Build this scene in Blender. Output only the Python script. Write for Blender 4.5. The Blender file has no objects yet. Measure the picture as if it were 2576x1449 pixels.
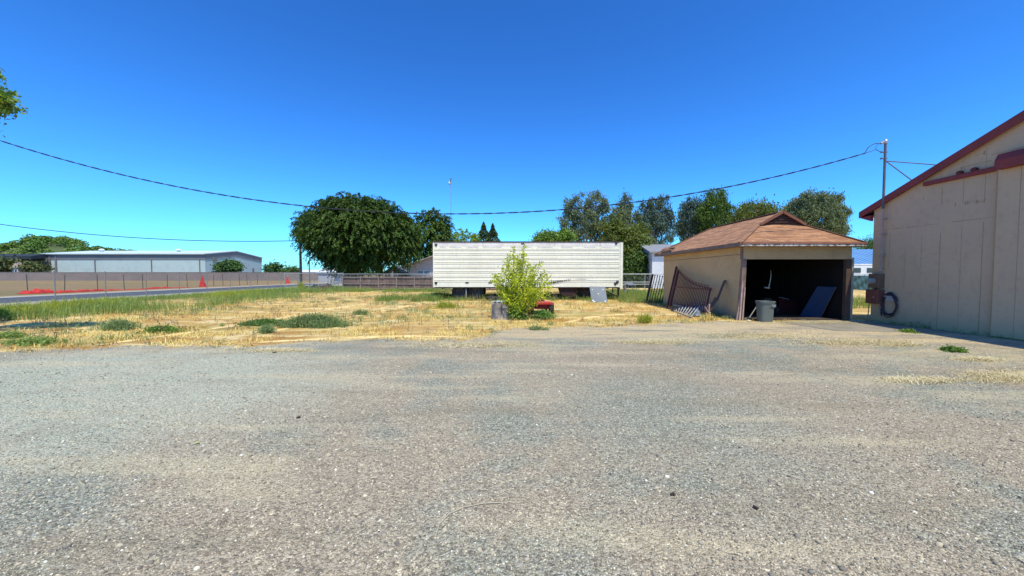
import bpy, math, random
import numpy as np
from mathutils import Vector, Matrix
random.seed(7); rng = np.random.default_rng(11)
SC = bpy.context.scene; COL = SC.collection
R = math.radians
# ------------------------------------------------------------------ camera maths (picture measured at 2576 x 1449)
F = 930.0; CX, CY = 1288.0, 724.5; CAMH = 1.6
PITCH = math.atan(34.5/F); CP, SP = math.cos(PITCH), math.sin(PITCH)
def ray(px, py):
    u = (px-CX)/F; v = (CY-py)/F
    return Vector((u, CP+v*SP, v*CP-SP))
def P(px, py, D):
    d = ray(px, py); t = D/d.y
    return Vector((d.x*t, D, CAMH+d.z*t))
def G(px, py, z=0.0):
    d = ray(px, py); t = (z-CAMH)/d.z
    return Vector((d.x*t, d.y*t, z))
# ------------------------------------------------------------------ tagging
def tag(o, label=None, cat=None, group=None, kind=None):
    if label: o['label'] = label
    if cat: o['category'] = cat
    if group: o['group'] = group
    if kind: o['kind'] = kind
    return o
def empty(name, loc, label, cat, group=None):
    o = bpy.data.objects.new(name, None); COL.objects.link(o)
    o.location = Vector(loc); o.empty_display_size = 0.2
    return tag(o, label, cat, group)
# ------------------------------------------------------------------ materials
MATS = {}
def nd(nt, typ, **kw):
    n = nt.nodes.new(typ)
    for k, v in kw.items(): setattr(n, k, v)
    return n
def mixc(nt, fac, a, b, mode='MIX'):
    m = nd(nt, 'ShaderNodeMix', data_type='RGBA', blend_type=mode)
    for sock, val in ((m.inputs[0], fac), (m.inputs[6], a), (m.inputs[7], b)):
        if isinstance(val, (int, float)): sock.default_value = val
        elif isinstance(val, tuple): sock.default_value = (*val, 1) if len(val) == 3 else val
        else: nt.links.new(val, sock)
    return m.outputs[2]
def math_(nt, op, a, b=None, c=None, clamp=False):
    m = nd(nt, 'ShaderNodeMath', operation=op, use_clamp=clamp)
    for i, v in enumerate((a, b, c)):
        if v is None: continue
        if isinstance(v, (int, float)): m.inputs[i].default_value = v
        else: nt.links.new(v, m.inputs[i])
    return m.outputs[0]
def noise(nt, vec, scale, detail=4, rough=0.6, dist=0.0):
    n = nd(nt, 'ShaderNodeTexNoise'); n.inputs['Scale'].default_value = scale
    n.inputs['Detail'].default_value = detail; n.inputs['Roughness'].default_value = rough
    n.inputs['Distortion'].default_value = dist
    nt.links.new(vec, n.inputs['Vector']); return n.outputs['Fac']
def ramp(nt, fac, lo, hi):
    m = nd(nt, 'ShaderNodeMapRange'); m.inputs[1].default_value = lo; m.inputs[2].default_value = hi
    m.interpolation_type = 'SMOOTHSTEP'
    nt.links.new(fac, m.inputs[0]); return m.outputs[0]
def mapping(nt, vec, scale=(1,1,1), rot=(0,0,0), loc=(0,0,0)):
    m = nd(nt, 'ShaderNodeMapping'); m.inputs['Scale'].default_value = scale
    m.inputs['Rotation'].default_value = rot; m.inputs['Location'].default_value = loc
    nt.links.new(vec, m.inputs['Vector']); return m.outputs[0]
def base(name):
    m = bpy.data.materials.new(name); m.use_nodes = True; nt = m.node_tree
    b = nt.nodes['Principled BSDF']; tc = nd(nt, 'ShaderNodeTexCoord')
    geo = nd(nt, 'ShaderNodeNewGeometry')
    return m, nt, b, geo.outputs['Position'], tc
def bump(nt, b, h, strength, dist):
    n = nd(nt, 'ShaderNodeBump'); n.inputs['Strength'].default_value = strength; n.inputs['Distance'].default_value = dist
    nt.links.new(h, n.inputs['Height']); nt.links.new(n.outputs[0], b.inputs['Normal'])
def M(name, c1, c2=None, scale=3.0, lo=0.35, hi=0.7, rough=0.8, metal=0.0, bmp=0.0, bscale=30, streak=None, dirt=None, spec=0.3):
    """weathered surface: two tones by noise, optional vertical streaks, optional fine bump"""
    if name in MATS: return MATS[name]
    m, nt, b, pos, tc = base(name)
    c2 = c2 or tuple(x*0.75 for x in c1)
    f = ramp(nt, noise(nt, pos, scale, 6), lo, hi)
    col = mixc(nt, f, c1, c2)
    fine = noise(nt, pos, scale*9, 3)
    col = mixc(nt, math_(nt, 'MULTIPLY', ramp(nt, fine, .45, .8), .35), col, tuple(x*.6 for x in c1))
    if streak:
        s = noise(nt, mapping(nt, pos, (6, 6, .35)), 1.6, 5)
        col = mixc(nt, ramp(nt, s, .5, .78), col, streak)
    if dirt:
        sx = nd(nt, 'ShaderNodeSeparateXYZ'); nt.links.new(pos, sx.inputs[0])
        z = math_(nt, 'ADD', sx.outputs[2], math_(nt, 'MULTIPLY', noise(nt, pos, 2.5, 5), -.5))
        g = math_(nt, 'SUBTRACT', 1.0, ramp(nt, z, -.25, .25))
        col = mixc(nt, math_(nt, 'MULTIPLY', g, .7), col, dirt)
    nt.links.new(col, b.inputs['Base Color'])
    b.inputs['Roughness'].default_value = rough; b.inputs['Metallic'].default_value = metal
    b.inputs['Specular IOR Level'].default_value = spec
    if bmp: bump(nt, b, noise(nt, pos, bscale, 4), bmp, 0.02)
    MATS[name] = m; return m
def leafmat(name, c1, c2, c3, trans=0.35, patch=1.2):
    if name in MATS: return MATS[name]
    m, nt, b, pos, tc = base(name)
    geo = nd(nt, 'ShaderNodeNewGeometry'); r = geo.outputs['Random Per Island']
    col = mixc(nt, ramp(nt, r, .1, .95), c1, c2)
    col = mixc(nt, ramp(nt, noise(nt, pos, patch, 3), .45, .7), col, c3)
    nt.links.new(col, b.inputs['Base Color']); b.inputs['Roughness'].default_value = .55
    b.inputs['Specular IOR Level'].default_value = .25
    tr = nd(nt, 'ShaderNodeBsdfTranslucent')
    nt.links.new(mixc(nt, 1.0, col, (1.0, 1.0, .45), 'MULTIPLY'), tr.inputs['Color'])
    ms = nd(nt, 'ShaderNodeMixShader'); ms.inputs[0].default_value = trans
    nt.links.new(b.outputs[0], ms.inputs[1]); nt.links.new(tr.outputs[0], ms.inputs[2])
    nt.links.new(ms.outputs[0], nt.nodes['Material Output'].inputs['Surface'])
    MATS[name] = m; return m
# ------------------------------------------------------------------ mesh builder (world coordinates in, one mesh out)
class MB:
    def __init__(s): s.v = []; s.f = []; s.np = []
    def add(s, vs, fs):
        o = len(s.v); s.v += [tuple(x) for x in vs]; s.f += [tuple(i+o for i in f) for f in fs]; return s
    def hexa(s, q):                              # 8 corners: bottom 4 ccw, top 4 ccw
        return s.add(q, [(3,2,1,0),(4,5,6,7),(0,1,5,4),(1,2,6,5),(2,3,7,6),(3,0,4,7)])
    def box(s, x0, x1, y0, y1, z0, z1):
        return s.hexa([(x0,y0,z0),(x1,y0,z0),(x1,y1,z0),(x0,y1,z0),(x0,y0,z1),(x1,y0,z1),(x1,y1,z1),(x0,y1,z1)])
    def obox(s, c, ax, ay, az):                  # centre and half axes
        c = Vector(c); ax = Vector(ax); ay = Vector(ay); az = Vector(az)
        return s.hexa([c-ax-ay-az, c+ax-ay-az, c+ax+ay-az, c-ax+ay-az, c-ax-ay+az, c+ax-ay+az, c+ax+ay+az, c-ax+ay+az])
    def bar(s, p, q, w, h, up=(0,0,1)):          # rectangular bar between two points
        p = Vector(p); q = Vector(q); d = (q-p); L = d.length; d.normalize(); up = Vector(up)
        sd = d.cross(up)
        if sd.length < 1e-4: sd = d.cross(Vector((1,0,0)))
        sd.normalize(); u2 = sd.cross(d)
        return s.obox((p+q)/2, d*(L/2), sd*(w/2), u2*(h/2))
    def tube(s, pts, r, n=8, r2=None, cap=True):
        pts = [Vector(p) for p in pts]; k = len(pts); o = len(s.v); vs = []; fs = []
        side = None
        for i, p in enumerate(pts):
            d = (pts[min(i+1,k-1)]-pts[max(i-1,0)]).normalized()
            if side is None:
                side = d.cross(Vector((0,0,1)))
                if side.length < .05: side = d.cross(Vector((1,0,0)))
            side = (side - d*side.dot(d)).normalized(); up = d.cross(side)
            rr = r[i] if isinstance(r, (list, tuple)) else (r if r2 is None else r+(r2-r)*i/(k-1))
            for j in range(n):
                a = 2*math.pi*j/n; vs.append(p+side*math.cos(a)*rr+up*math.sin(a)*rr)
        for i in range(k-1):
            for j in range(n):
                a = i*n+j; b = i*n+(j+1) % n; fs.append((a, b, b+n, a+n))
        if cap: fs.append(tuple(range(n))[::-1]); fs.append(tuple((k-1)*n+j for j in range(n)))
        return s.add(vs, fs)
    def lathe(s, prof, c, n=20, axis='z'):
        c = Vector(c); vs = []; fs = []; k = len(prof)
        for r, h in prof:
            for j in range(n):
                a = 2*math.pi*j/n; x, y = r*math.cos(a), r*math.sin(a)
                vs.append(c+(Vector((x,y,h)) if axis == 'z' else Vector((h,x,y)) if axis == 'x' else Vector((x,h,y))))
        for i in range(k-1):
            for j in range(n):
                a = i*n+j; b = i*n+(j+1) % n; fs.append((a, b, b+n, a+n))
        return s.add(vs, fs)
    def prism(s, poly, y0, y1, axis='y'):
        n = len(poly)
        def pt(a, b, t): return (a, t, b) if axis == 'y' else (t, a, b) if axis == 'x' else (a, b, t)
        vs = [pt(a, b, y0) for a, b in poly]+[pt(a, b, y1) for a, b in poly]
        return s.add(vs, [tuple(range(n))[::-1], tuple(range(n, 2*n))]+[(i, (i+1) % n, (i+1) % n+n, i+n) for i in range(n)])
    def build(s, name, m, parent=None, smooth=False, origin=None, bev=0):
        V = np.array(s.v, dtype=float)
        if parent is not None: org = np.array(world_loc(parent))
        elif origin is not None: org = np.array(origin, dtype=float)
        else: org = np.array([(V[:,0].min()+V[:,0].max())/2, (V[:,1].min()+V[:,1].max())/2, V[:,2].min()])
        me = bpy.data.meshes.new(name); me.from_pydata((V-org).tolist(), [], s.f); me.update()
        uvauto(me)
        for mm in (m if isinstance(m, (list, tuple)) else [m]): me.materials.append(mm)
        if smooth: me.polygons.foreach_set('use_smooth', [True]*len(me.polygons))
        o = bpy.data.objects.new(name, me); COL.objects.link(o)
        if parent is not None: o.parent = parent
        else: o.location = org.tolist()
        if bev:
            b = o.modifiers.new('bevel', 'BEVEL'); b.width = bev; b.segments = 2; b.limit_method = 'ANGLE'
        return o
def world_loc(o):
    l = Vector(o.location)
    while o.parent: o = o.parent; l = l+Vector(o.location)
    return l
def uvauto(me):
    n = len(me.loops)
    if n > 60000: return
    uv = me.uv_layers.new(name='UVMap'); out = np.zeros(n*2)
    for p in me.polygons:
        nn = p.normal; u = Vector((0,0,1)).cross(nn)
        if u.length < .02: u = Vector((1,0,0))
        u.normalize(); v = nn.cross(u)
        for li in p.loop_indices:
            c = me.vertices[me.loops[li].vertex_index].co
            out[2*li] = c.dot(u); out[2*li+1] = c.dot(v)
    uv.data.foreach_set('uv', out)
def npmesh(name, V, Q, m, parent=None, origin=(0,0,0), smooth=False):
    """V (n,3) world, Q (f,k) faces of equal size k"""
    org = np.array(world_loc(parent)) if parent is not None else np.array(origin, dtype=float)
    me = bpy.data.meshes.new(name); n, (f, k) = len(V), Q.shape
    me.vertices.add(n); me.vertices.foreach_set('co', (V-org).astype(np.float32).ravel())
    me.loops.add(f*k); me.loops.foreach_set('vertex_index', Q.astype(np.int32).ravel())
    me.polygons.add(f); me.polygons.foreach_set('loop_start', np.arange(0, f*k, k, dtype=np.int32))
    me.polygons.foreach_set('loop_total', np.full(f, k, dtype=np.int32))
    if smooth: me.polygons.foreach_set('use_smooth', np.ones(f, dtype=bool))
    me.update(calc_edges=True); me.materials.append(m)
    o = bpy.data.objects.new(name, me); COL.objects.link(o)
    if parent is not None: o.parent = parent
    else: o.location = org.tolist()
    return o
def unit(a): return a/np.maximum(np.linalg.norm(a, axis=-1, keepdims=True), 1e-9)
def leaves(C, A, N, L, W):
    """rhombic leaves: centre, long axis, normal, length, width -> V, Q"""
    n = len(C); A = unit(A); S = unit(np.cross(N, A)); Nn = unit(np.cross(A, S))
    L = np.broadcast_to(L, (n,))[:, None]; W = np.broadcast_to(W, (n,))[:, None]
    V = np.stack([C-A*L/2, C+S*W/2+Nn*W*.12, C+A*L/2, C-S*W/2+Nn*W*.12], 1).reshape(-1, 3)
    return V, np.arange(4*n).reshape(n, 4)
def rand_dir(n): return unit(rng.normal(size=(n, 3)))
# ------------------------------------------------------------------ trees
BARK = M('bark', (.16,.115,.08), (.08,.06,.045), scale=4, rough=.95, bmp=.8, bscale=14)
PALEBARK = M('pale_bark', (.42,.36,.29), (.2,.16,.12), scale=3, rough=.9, bmp=.5, bscale=10)
def limb(mb, p, q, r0, r1, wob=.06, n=6, seg=5):
    p = Vector(p); q = Vector(q); L = (q-p).length; pts = []
    for i in range(seg+1):
        t = i/seg; w = math.sin(t*math.pi)*wob*L
        pts.append(p.lerp(q, t)+Vector((random.uniform(-w,w), random.uniform(-w,w), w*.6)))
    mb.tube(pts, r0, n, r1)
def tree(name, basept, blobs, leaf, lm, label, cat='tree', bark=BARK, trunk=.25, style='clump', clusters=40, per=60, csize=.5,
         group=None, twigs=14, shell=.55, bare=0, lift=0.0):
    b = Vector(basept); root = empty(name, b, label, cat, group)
    mb = MB(); bl = [(Vector(c), Vector(r)) for c, r in blobs]
    cen = sum((c for c, r in bl), Vector())/len(bl)
    fork = b.lerp(Vector((cen.x, cen.y, cen.z)), .45) if len(bl) > 1 else b.lerp(bl[0][0], .5)
    limb(mb, b-Vector((0,0,.1)), fork, trunk, trunk*.7, .03, 10)
    Cs = []; As = []; Ns = []; Ls = []
    for c, r in bl:
        limb(mb, fork, c, trunk*.6, trunk*.2, .07, 7)
        w = max(.15, r.x*r.z/ (sum(x[1].x*x[1].z for x in bl)/len(bl)))
        nc = max(4, int(clusters*w)); d = rand_dir(nc)
        rad = (shell+(1.04-shell)*rng.random(nc)**.6)[:, None]
        ctr = np.array(c)+d*rad*np.array(r)
        ctr += rng.normal(size=ctr.shape)*csize*.35
        for i in range(min(twigs, nc)): limb(mb, c.lerp(Vector(ctr[i]), .05), Vector(ctr[i]), trunk*.14, trunk*.04, .08, 4, 3)
        if bare:
            for i in range(bare):
                e = c+Vector((random.uniform(-.7,.7)*r.x, random.uniform(-.5,.5)*r.y, r.z*random.uniform(1.05, 1.45)))
                limb(mb, c, e, trunk*.22, trunk*.03, .07, 4, 5)
                for q in range(3): limb(mb, c.lerp(e, .5+.15*q), c.lerp(e, .7+.12*q)+Vector((random.uniform(-1,1), 0, random.uniform(.2,1.0))), trunk*.07, trunk*.02, .1, 3, 3)
        if style == 'clump':
            k = per; ofs = rng.normal(size=(nc, k, 3))*csize*np.array([1, 1, .7])*rng.uniform(.5, 1.25, (nc, 1, 1))
            C = (ctr[:, None, :]+ofs).reshape(-1, 3)
            out = unit(np.repeat(d, k, 0)+np.array([0,0,.7])+rng.normal(size=(nc*k, 3))*.55)
            A = rng.normal(size=(nc*k, 3)); A[:, 2] -= .4
            Cs.append(C); As.append(A); Ns.append(out)
        elif style == 'spray':                   # arching, drooping sprays of leaves
            k = per; t = np.tile(np.linspace(0, 1, k), (nc, 1))[:, :, None]
            dirs = unit(d*np.array([1,1,.55])+rng.normal(size=d.shape)*.35+np.array([0,0,.25]))[:, None, :]
            ln = rng.uniform(.7, 1.5, (nc, 1, 1))*csize*2.2
            C = ctr[:, None, :]+dirs*t*ln+np.array([0,0,-1.])*(t**2)*ln*.75+rng.normal(size=(nc, k, 3))*csize*.17
            C = C.reshape(-1, 3)
            A = (dirs-np.array([0,0,1.])*t*1.2+rng.normal(size=(nc, k, 3))*.35).reshape(-1, 3)
            out = np.repeat(d, k, 0)*.5+np.array([0,0,.8])+rng.normal(size=(nc*k, 3))*.4
            Cs.append(C); As.append(A); Ns.append(out)
        elif style == 'hang':                    # long narrow hanging leaves
            k = per; ofs = rng.normal(size=(nc, k, 3))*csize*np.array([.8, .8, 1.0])*rng.uniform(.5, 1.3, (nc, 1, 1))
            C = (ctr[:, None, :]+ofs).reshape(-1, 3)
            A = rng.normal(size=(nc*k, 3))*.5+np.array([0, 0, -1.]); out = rand_dir(nc*k)+np.array([0,0,.2])
            Cs.append(C); As.append(A); Ns.append(out)
    C = np.concatenate(Cs); A = np.concatenate(As); N = np.concatenate(Ns)
    k = C[:, 2] > .05; C, A, N = C[k], A[k], N[k]
    s = rng.uniform(.6, 1.35, len(C))
    V, Q = leaves(C, A, N, leaf[0]*s, leaf[1]*s)
    mb.build('trunk', bark, root, smooth=True)
    npmesh('crown', V, Q, lm, root)
    return root
def blob(px, py, rx, ry, D, dy=None):            # crown lobe from picture measurements: centre, half sizes in picture units
    c = P(px, py, D); k = D/F
    return (c, (rx*k, (dy if dy else rx*k), ry*k))
def blades(name, XY, H, lean, width, per, lm, spread=.06, z=0.0, label=None, kind='stuff', leafy=0.0, cat=None, origin=(0,0,0), parent=None):
    """tufts of curved grass blades"""
    n = len(XY); H = np.broadcast_to(H, (n,))
    X = np.repeat(XY, per, 0)+rng.normal(size=(n*per, 2))*np.repeat(np.broadcast_to(spread, (n,)), per)[:, None]
    h = np.repeat(H, per)*rng.uniform(.45, 1.1, n*per); a = rng.uniform(0, 2*math.pi, n*per)
    d = np.stack([np.cos(a), np.sin(a), np.zeros_like(a)], 1); sd = np.stack([-np.sin(a), np.cos(a), np.zeros_like(a)], 1)
    ln = (rng.uniform(.2, 1.0, n*per)*lean*h)[:, None]; b0 = np.concatenate([X, np.full((n*per, 1), z)], 1)
    w = (width*rng.uniform(.6, 1.3, n*per))[:, None]; up = np.array([0,0,1.])*h[:, None]
    p1 = b0+up*.55+d*ln*.35; p2 = b0+up+d*ln
    V = np.stack([b0-sd*w*.5, b0+sd*w*.5, p1-sd*w*.45, p1+sd*w*.45, p2-sd*w*.12, p2+sd*w*.12], 1).reshape(-1, 3)
    i = np.arange(n*per)[:, None]*6
    Q = np.concatenate([i+np.array([0,1,3,2]), i+np.array([2,3,5,4])], 0)
    if leafy:
        m = int(n*per*leafy); idx = rng.integers(0, n*per, m); t = rng.uniform(.25, 1, m)[:, None]
        C = b0[idx]+(p2[idx]-b0[idx])*t+rng.normal(size=(m, 3))*.025; C[:, 2] = np.maximum(C[:, 2], .01)
        V2, Q2 = leaves(C, rand_dir(m), rand_dir(m)+np.array([0,0,1.]), rng.uniform(.03, .09, m), rng.uniform(.015, .04, m))
        Q = np.concatenate([Q, Q2+len(V)]); V = np.concatenate([V, V2])
    o = npmesh(name, V, Q, lm, parent, origin=origin)
    return tag(o, label, cat, None, kind)
# ------------------------------------------------------------------ world, sun, camera
SUNX, SUNY = .17, -.45                            # horizontal run of the sun direction per unit of height
sun_dir = Vector((SUNX, SUNY, 1)).normalized()
elev = math.asin(sun_dir.z)
w = bpy.data.worlds.new('World'); SC.world = w; w.use_nodes = True; nt = w.node_tree
bg = nt.nodes['Background']; sky = nd(nt, 'ShaderNodeTexSky'); sky.sky_type = 'NISHITA'; sky.sun_disc = False
sky.sun_elevation = elev; sky.sun_rotation = math.atan2(sun_dir.x, sun_dir.y)
sky.altitude = 0; sky.air_density = 1.0; sky.dust_density = .5; sky.ozone_density = 3.0
hs = nd(nt, 'ShaderNodeHueSaturation'); hs.inputs['Saturation'].default_value = 1.0; hs.inputs['Value'].default_value = 1.0
nt.links.new(sky.outputs[0], hs.inputs['Color']); gmn = nd(nt, 'ShaderNodeGamma'); gmn.inputs[1].default_value = 1.45; nt.links.new(hs.outputs[0], gmn.inputs[0]); nt.links.new(mixc(nt, 1.0, gmn.outputs[0], (.17,.445,.67), 'MULTIPLY'), bg.inputs['Color'])
bg.inputs['Strength'].default_value = .15
sl = bpy.data.lights.new('sun', 'SUN'); sl.energy = 4.2; sl.angle = R(.55); sl.color = (1, .945, .73)
so = bpy.data.objects.new('sun', sl); COL.objects.link(so)
so.rotation_euler = (-sun_dir).to_track_quat('-Z', 'Y').to_euler()
cam = bpy.data.cameras.new('camera'); co = bpy.data.objects.new('camera', cam); COL.objects.link(co)
cam.sensor_width = 36; cam.lens = 36*F/2576; cam.clip_end = 8000; cam.clip_start = .05
co.location = (0, 0, CAMH); co.rotation_euler = (math.pi/2-PITCH, 0, 0); SC.camera = co
SC.view_settings.view_transform = 'Standard'; SC.view_settings.look = 'None'; SC.view_settings.gamma = 1
SC.view_settings.exposure = .35

# ================================================================== GROUND
def ground_mat():
    m, nt, b, pos, tc = base('dry_field')
    st = mapping(nt, pos, (.35, 1.5, 1), (0, 0, R(-12)))
    n1 = noise(nt, st, .55, 6, .62); n2 = noise(nt, mapping(nt, pos, (.6,1.4,1), (0,0,R(8)), (31,7,0)), 1.1, 7, .68)
    n3 = noise(nt, pos, 9, 5, .7); n4 = noise(nt, mapping(nt, pos, (1,1,1), (0,0,0), (90,4,0)), .22, 4)
    col = mixc(nt, ramp(nt, n1, .38, .62), (.72,.50,.18), (.52,.27,.07))
    col = mixc(nt, ramp(nt, n2, .47, .62), col, (.90,.70,.34))
    col = mixc(nt, math_(nt, 'MULTIPLY', ramp(nt, n4, .5, .68), .55), col, (.27,.28,.07))
    col = mixc(nt, math_(nt, 'MULTIPLY', ramp(nt, n3, .5, .66), .55), col, (.26,.18,.09))
    col = mixc(nt, math_(nt, 'MULTIPLY', ramp(nt, noise(nt, pos, 22, 4, .7), .55, .7), .5), col, (.86,.66,.30))
    # tyre tracks: pale ruts running back towards the fence
    sx = nd(nt, 'ShaderNodeSeparateXYZ'); nt.links.new(mapping(nt, pos, (1,1,1), (0,0,R(28))), sx.inputs[0])
    wob = math_(nt, 'MULTIPLY', noise(nt, pos, .25, 2), 2.2)
    fr = math_(nt, 'FRACT', math_(nt, 'MULTIPLY', math_(nt, 'ADD', sx.outputs[0], wob), .42))
    tr = math_(nt, 'MULTIPLY', ramp(nt, fr, .72, .8), math_(nt, 'SUBTRACT', 1.0, ramp(nt, fr, .88, .97)))
    col = mixc(nt, math_(nt, 'MULTIPLY', math_(nt, 'MULTIPLY', tr, ramp(nt, n2, .35, .6)), .5), col, (.84,.65,.30))
    # far land is browner
    so_ = nd(nt, 'ShaderNodeSeparateXYZ'); nt.links.new(pos, so_.inputs[0])
    far = math_(nt, 'SUBTRACT', 1.0, ramp(nt, so_.outputs[0], -39, -33))
    fcol = mixc(nt, ramp(nt, noise(nt, mapping(nt, pos, (.35,1.3,1)), .16, 6, .65), .4, .62), (.29,.185,.095), (.20,.165,.07))
    col = mixc(nt, far, col, fcol)
    nt.links.new(col, b.inputs['Base Color']); b.inputs['Roughness'].default_value = .95
    b.inputs['Specular IOR Level'].default_value = .1
    h = math_(nt, 'ADD', math_(nt, 'MULTIPLY', n2, 1.5), math_(nt, 'ADD', n3, noise(nt, pos, 40, 4)))
    bump(nt, b, h, .9, .07)
    return m
def gravel_mat():
    m, nt, b, pos, tc = base('gravel')
    def vor(scale, ofs=0):
        v = nd(nt, 'ShaderNodeTexVoronoi'); v.inputs['Scale'].default_value = scale; v.inputs['Randomness'].default_value = 1
        nt.links.new(mapping(nt, pos, (1,1,1), (0,0,0), (ofs,ofs*.3,0)), v.inputs['Vector'])
        s = nd(nt, 'ShaderNodeSeparateColor'); nt.links.new(v.outputs['Color'], s.inputs[0])
        return v.outputs['Distance'], s.outputs[0], s.outputs[1]
    d1, r1, g1 = vor(75); d2, r2, g2 = vor(34, 5.3)
    big = noise(nt, pos, .33, 5, .55, .6); med = noise(nt, mapping(nt, pos, (1,1,1), (0,0,0), (13,4,0)), 1.6, 5, .65)
    stone = mixc(nt, r1, (.12,.125,.09), (.74,.76,.56))
    stone = mixc(nt, ramp(nt, g1, .82, .97), stone, (.80,.77,.70))
    stone = mixc(nt, math_(nt, 'MULTIPLY', ramp(nt, g1, .0, .12), .6), stone, (.10,.095,.085))
    dust = mixc(nt, r1, (.20,.16,.105), (.80,.68,.47))
    dust = mixc(nt, math_(nt, 'MULTIPLY', ramp(nt, r2, .88, .97), .55), dust, (.74,.66,.46))
    dust = mixc(nt, math_(nt, 'MULTIPLY', ramp(nt, g2, .0, .10), .55), dust, (.20,.16,.13))
    gm = nd(nt, 'ShaderNodeVectorMath', operation='DISTANCE'); nt.links.new(mapping(nt, pos, (.8,.62,1)), gm.inputs[0]); gm.inputs[1].default_value = (1.35, 2.6, 0)
    patch = math_(nt, 'SUBTRACT', 1.0, ramp(nt, math_(nt, 'ADD', gm.outputs['Value'], math_(nt, 'MULTIPLY', big, 1.6)), 1.0, 2.3))
    f = math_(nt, 'MAXIMUM', ramp(nt, math_(nt, 'ADD', math_(nt, 'MULTIPLY', big, .75), math_(nt, 'MULTIPLY', med, .25)), .46, .58), patch)
    lm = nd(nt, 'ShaderNodeVectorMath', operation='DISTANCE'); nt.links.new(mapping(nt, pos, (.7,1,1)), lm.inputs[0]); lm.inputs[1].default_value = (-4.6, 5.2, 0)
    leftz = math_(nt, 'SUBTRACT', 1.0, ramp(nt, math_(nt, 'ADD', lm.outputs['Value'], math_(nt, 'MULTIPLY', med, 1.5)), 2.6, 4.4))
    f = math_(nt, 'MULTIPLY', f, ramp(nt, med, .2, .55))
    col = mixc(nt, f, dust, stone)
    col = mixc(nt, math_(nt, 'MULTIPLY', leftz, .7), col, mixc(nt, r1, (.27,.285,.215), (.56,.58,.45)))
    fl = noise(nt, mapping(nt, pos, (1,1.3,1), (0,0,R(20)), (2,5,0)), 17, 3, .75)
    col = mixc(nt, math_(nt, 'MULTIPLY', ramp(nt, fl, .60, .68), .75), col, (.11,.10,.08))
    fl2 = noise(nt, mapping(nt, pos, (1,1.2,1), (0,0,R(-20)), (22,5,0)), 21, 3, .75)
    col = mixc(nt, math_(nt, 'MULTIPLY', ramp(nt, fl2, .62, .70), .65), col, (.74,.70,.58))
    bands = noise(nt, mapping(nt, pos, (.16,1.0,1), (0,0,R(5)), (7,2,0)), 1.5, 4, .55, .3)
    col = mixc(nt, math_(nt, 'MULTIPLY', ramp(nt, bands, .52, .66), .45), col, mixc(nt, r1, (.46,.39,.25), (.60,.51,.33)))
    col = mixc(nt, math_(nt, 'MULTIPLY', ramp(nt, bands, .46, .34), .30), col, (.19,.165,.105))
    sx = nd(nt, 'ShaderNodeSeparateXYZ'); nt.links.new(pos, sx.inputs[0])
    st = noise(nt, mapping(nt, pos, (.5,1.6,1), (0,0,R(-14)), (3,9,0)), .9, 6, .7)
    # dried grass and pale sand creeping in towards the field and along the building
    edge = ramp(nt, math_(nt, 'ADD', sx.outputs[1], math_(nt, 'MULTIPLY', sx.outputs[0], -.02)), 6.2, 10.5)
    rgt = ramp(nt, sx.outputs[0], 5.2, 8.5)
    e = math_(nt, 'MAXIMUM', edge, math_(nt, 'MULTIPLY', rgt, .75))
    sandf = math_(nt, 'MULTIPLY', ramp(nt, math_(nt, 'ADD', st, math_(nt, 'MULTIPLY', e, .14)), .54, .68), math_(nt, 'ADD', .10, math_(nt, 'MULTIPLY', e, .55)), clamp=True)
    col = mixc(nt, sandf, col, mixc(nt, r2, (.52,.39,.22), (.68,.52,.29)))
    col = mixc(nt, math_(nt, 'MULTIPLY', ramp(nt, noise(nt, pos, .9, 5, .7), .5, .72), .38), col, (.24,.20,.14))
    nt.links.new(col, b.inputs['Base Color']); b.inputs['Roughness'].default_value = .93; b.inputs['Specular IOR Level'].default_value = .15
    h = math_(nt, 'ADD', math_(nt, 'MULTIPLY', d1, -1.0), math_(nt, 'MULTIPLY', d2, -.8))
    h = math_(nt, 'ADD', h, math_(nt, 'MULTIPLY', med, 1.2))
    bump(nt, b, h, .9, .013)
    return m
GM = ground_mat(); GV = gravel_mat()
mb = MB(); mb.add([(-2500,-400,0),(2500,-400,0),(2500,5000,0),(-2500,5000,0)], [(0,1,2,3)])
tag(mb.build('ground', GM, origin=(0,0,0)), kind='structure')
# gravel yard with a ragged edge towards the field
edge_px = [(-700,905),(-300,893),(0,884),(200,878),(400,872),(620,868),(800,860),(1000,856),(1180,853),(1225,843),(1245,830),(1350,826),(1500,822),(1640,815),(1760,811),(1860,808),(1990,807),(2120,806),(2215,808)]
E = [G(x, y) for x, y in edge_px]; pts = []
for i in range(len(E)-1):
    L = (E[i+1]-E[i]).length; k = max(2, int(L/.06))
    for j in range(k):
        p = E[i].lerp(E[i+1], j/k); s = p.x
        wv = .16*math.sin(s*1.3)+.12*math.sin(s*3.7+1)+.09*math.sin(s*8+2)+random.uniform(-.10,.10)
        pts.append((p.x, p.y+wv, .004))
pts_edge = list(pts)
pts += [(12.6, 12.6, .004), (12.9, -12, .004), (-25, -12, .004), (-25, pts[0][1], .004)]
mb = MB(); mb.add(pts[::-1], [tuple(range(len(pts)))])
me_g = mb.build('gravel_yard', GV, origin=(0,0,0)); tag(me_g, kind='structure')
if me_g.data.polygons[0].normal.z < 0: me_g.data.flip_normals()
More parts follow.
